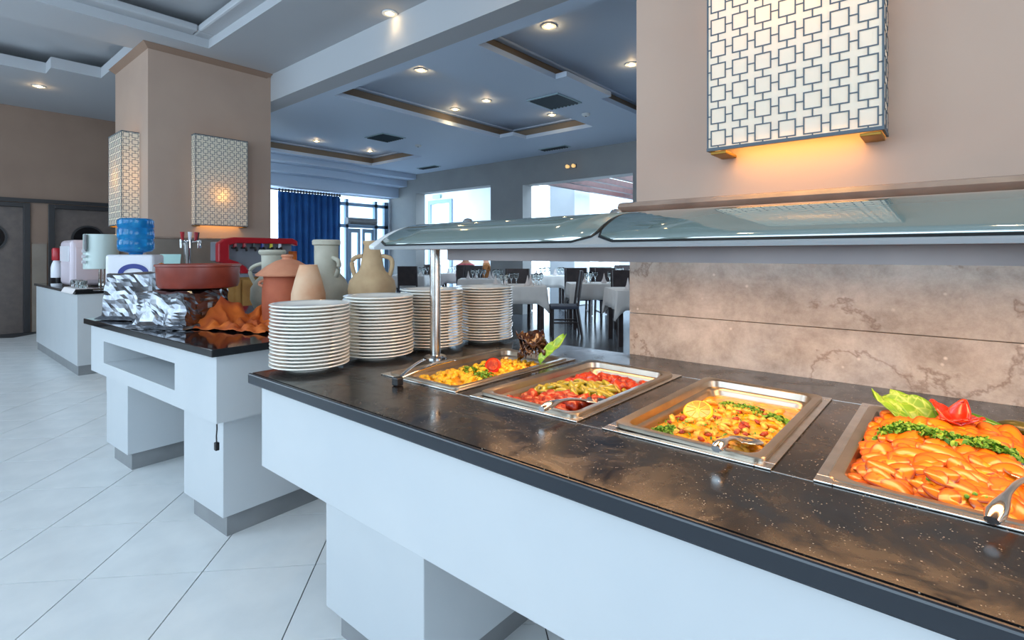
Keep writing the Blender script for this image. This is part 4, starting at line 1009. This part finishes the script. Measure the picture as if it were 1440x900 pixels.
nm_ = MB().lathe([(.001, .165), (.006, .15), (.028, .06), (.045, .012), (.048, 0), (.001, 0)], 14, cap=False)
nm_.v = [(x*(1+.25*math.sin(z*60)), y*(1-.3*abs(math.sin(math.atan2(y, x)*3))), z) for x, y, z in nm_.v]; nme = nm_.mesh('napkin', True); nme.materials.append(M['napkin'])
gl_ = MB().lathe([(.035, 0), (.034, .003), (.005, .008), (.004, .075), (.02, .09), (.036, .12), (.038, .15), (.032, .185), (.031, .185), (.036, .15), (.034, .12), (.018, .093), (.001, .09)], 16, cap=False).mesh('glass', True); gl_.materials.append(M['clear_glass'])
WH = ['beside the profile chair', 'in front of the wide veranda opening', 'close to the marble pillar wall', 'behind the last plate stack', 'by the grey corner pier', 'on the veranda by the seated people', 'before the white veranda pier', 'under the veranda rafters']
for k, (u, d, w, dp, lb) in enumerate(TB):
    x, y = table(u, d, w, dp, lb)
    R_ = Matrix.Rotation(TR, 3, 'Z')
    for (ox, oy) in ((-.28, -.18), (.22, -.12), (-.12, .2), (.28, .18)):
        p = R_ @ Vector((ox*w, oy*dp*1.2, 0))
        o = tag(obj('napkin', nme), 'white folded cone napkin on the table '+WH[k], 'napkin', 'folded napkins'); o.location = (x+p.x, y+p.y, .7645)
        for e_ in (.09, .17):
            p = R_ @ Vector((ox*w+e_, oy*dp*1.2-.05, 0))
            o = tag(obj('wine_glass', gl_), 'clear wine glass on the table '+WH[k], 'glass', 'wine glasses'); o.location = (x+p.x, y+p.y, .7645)
chair(728, 9.05, F+PI, 'dark chair behind the table whose corner drape hangs low')
chair(793, 8.15, F+PI/2, 'dark chair standing in profile between the two nearest tables')
chair(812, 9.62, F+PI, 'dark chair at the far side of the table by the veranda opening')
chair(856, 9.55, F+PI+.1, 'dark chair under the far corner of the table by the opening')
chair(882, 8.25, F+PI, 'dark chair at the far side of the table by the marble pillar')
chair(664, 11.5, F+PI, 'dark chair at the far side of the table behind the plates')
chair(630, 10.6, F-PI/2, 'dark chair at the end of the table behind the plates')
chair(576, 11.5, F, 'dark chair with its back to the buffet by the corner pier')
chair(606, 12.9, F+PI, 'dark chair at the far side of the corner pier table')
chair(728, 12.5, F-PI/2, 'dark chair at the end of the table before the white pier')
chair(845, 10.6, F-.2, 'dark chair under the rafters turned to the veranda table')
chair(880, 12.2, F+PI, 'dark chair at the far side of the veranda rafter table')
# people on the veranda
def person(u, d, face, top, label):
    x, y = at(u, d)
    t = thing('person', label, 'person', (x, y, -.02), face)
    V_ = [(0, 0, .50), (0, -.02, .68), (0, -.03, .88), (0, -.03, 1.0), (0, -.01, 1.10), (0, .02, 1.22),
          (-.10, .02, .50), (-.12, .40, .52), (-.12, .42, .06), (-.12, .54, .03), (.10, .02, .50), (.12, .40, .52), (.12, .42, .06), (.12, .54, .03),
          (-.18, -.03, .98), (-.22, .05, .72), (-.14, .28, .74), (-.10, .36, .76), (.18, -.03, .98), (.22, .05, .72), (.14, .28, .74), (.10, .36, .76)]
    E_ = [(0, 1), (1, 2), (2, 3), (3, 4), (4, 5), (0, 6), (6, 7), (7, 8), (8, 9), (0, 10), (10, 11), (11, 12), (12, 13), (3, 14), (14, 15), (15, 16), (16, 17), (3, 18), (18, 19), (19, 20), (20, 21)]
    r_ = [.15, .13, .15, .13, .05, .10, .09, .065, .045, .04, .09, .065, .045, .04, .06, .045, .035, .03, .06, .045, .035, .03]
    me = bpy.data.meshes.new('body'); me.from_pydata(V_, E_, []); o = obj('body', me, None, t)
    sk = o.modifiers.new('skin', 'SKIN'); 
    for i, q in enumerate(me.skin_vertices[0].data): q.radius = (r_[i], r_[i]); q.use_root = (i == 0)
    sb = o.modifiers.new('sub', 'SUBSURF'); sb.levels = 1; sb.render_levels = 1
    mm = bpy.data.materials.new('figure_'+top); mm.use_nodes = True; N = mm.node_tree.nodes; L = mm.node_tree.links
    g_ = N.new('ShaderNodeTexCoord'); sx_ = N.new('ShaderNodeSeparateXYZ'); L.new(g_.outputs['Object'], sx_.inputs[0])
    r = N.new('ShaderNodeValToRGB'); r.color_ramp.interpolation = 'CONSTANT'; e = r.color_ramp.elements
    e[0].color = lin(50, 54, 66); e[1].position = .60; e[1].color = M[top].node_tree.nodes['Principled BSDF'].inputs['Base Color'].default_value
    x_ = e.new(.999); x_.color = lin(196, 140, 112)
    mu = N.new('ShaderNodeMath'); mu.operation = 'MULTIPLY'; mu.inputs[1].default_value = .95; L.new(sx_.outputs['Z'], mu.inputs[0]); L.new(mu.outputs[0], r.inputs['Fac'])
    L.new(r.outputs['Color'], N['Principled BSDF'].inputs['Base Color']); N['Principled BSDF'].inputs['Roughness'].default_value = .8
    me.materials.append(mm)
    MB().lathe([(.001, .135), (.06, .12), (.098, .07), (.108, .01), (.10, -.06), (.085, -.07)], 18, cap=False).build('hair', 'hair', t, smooth=True).location = (0, .005, 1.24)
person(655, 12.95, F, 'pink_cloth', 'person in a pink top seated with back to the buffet')
person(683, 13.95, F+PI/2, 'brown_cloth', 'person in a brown top seated beside a pink top')
chair(655, 12.95, F, 'dark chair under the person in the pink top')
chair(683, 13.95, F+PI/2, 'dark chair under the person in the brown top')
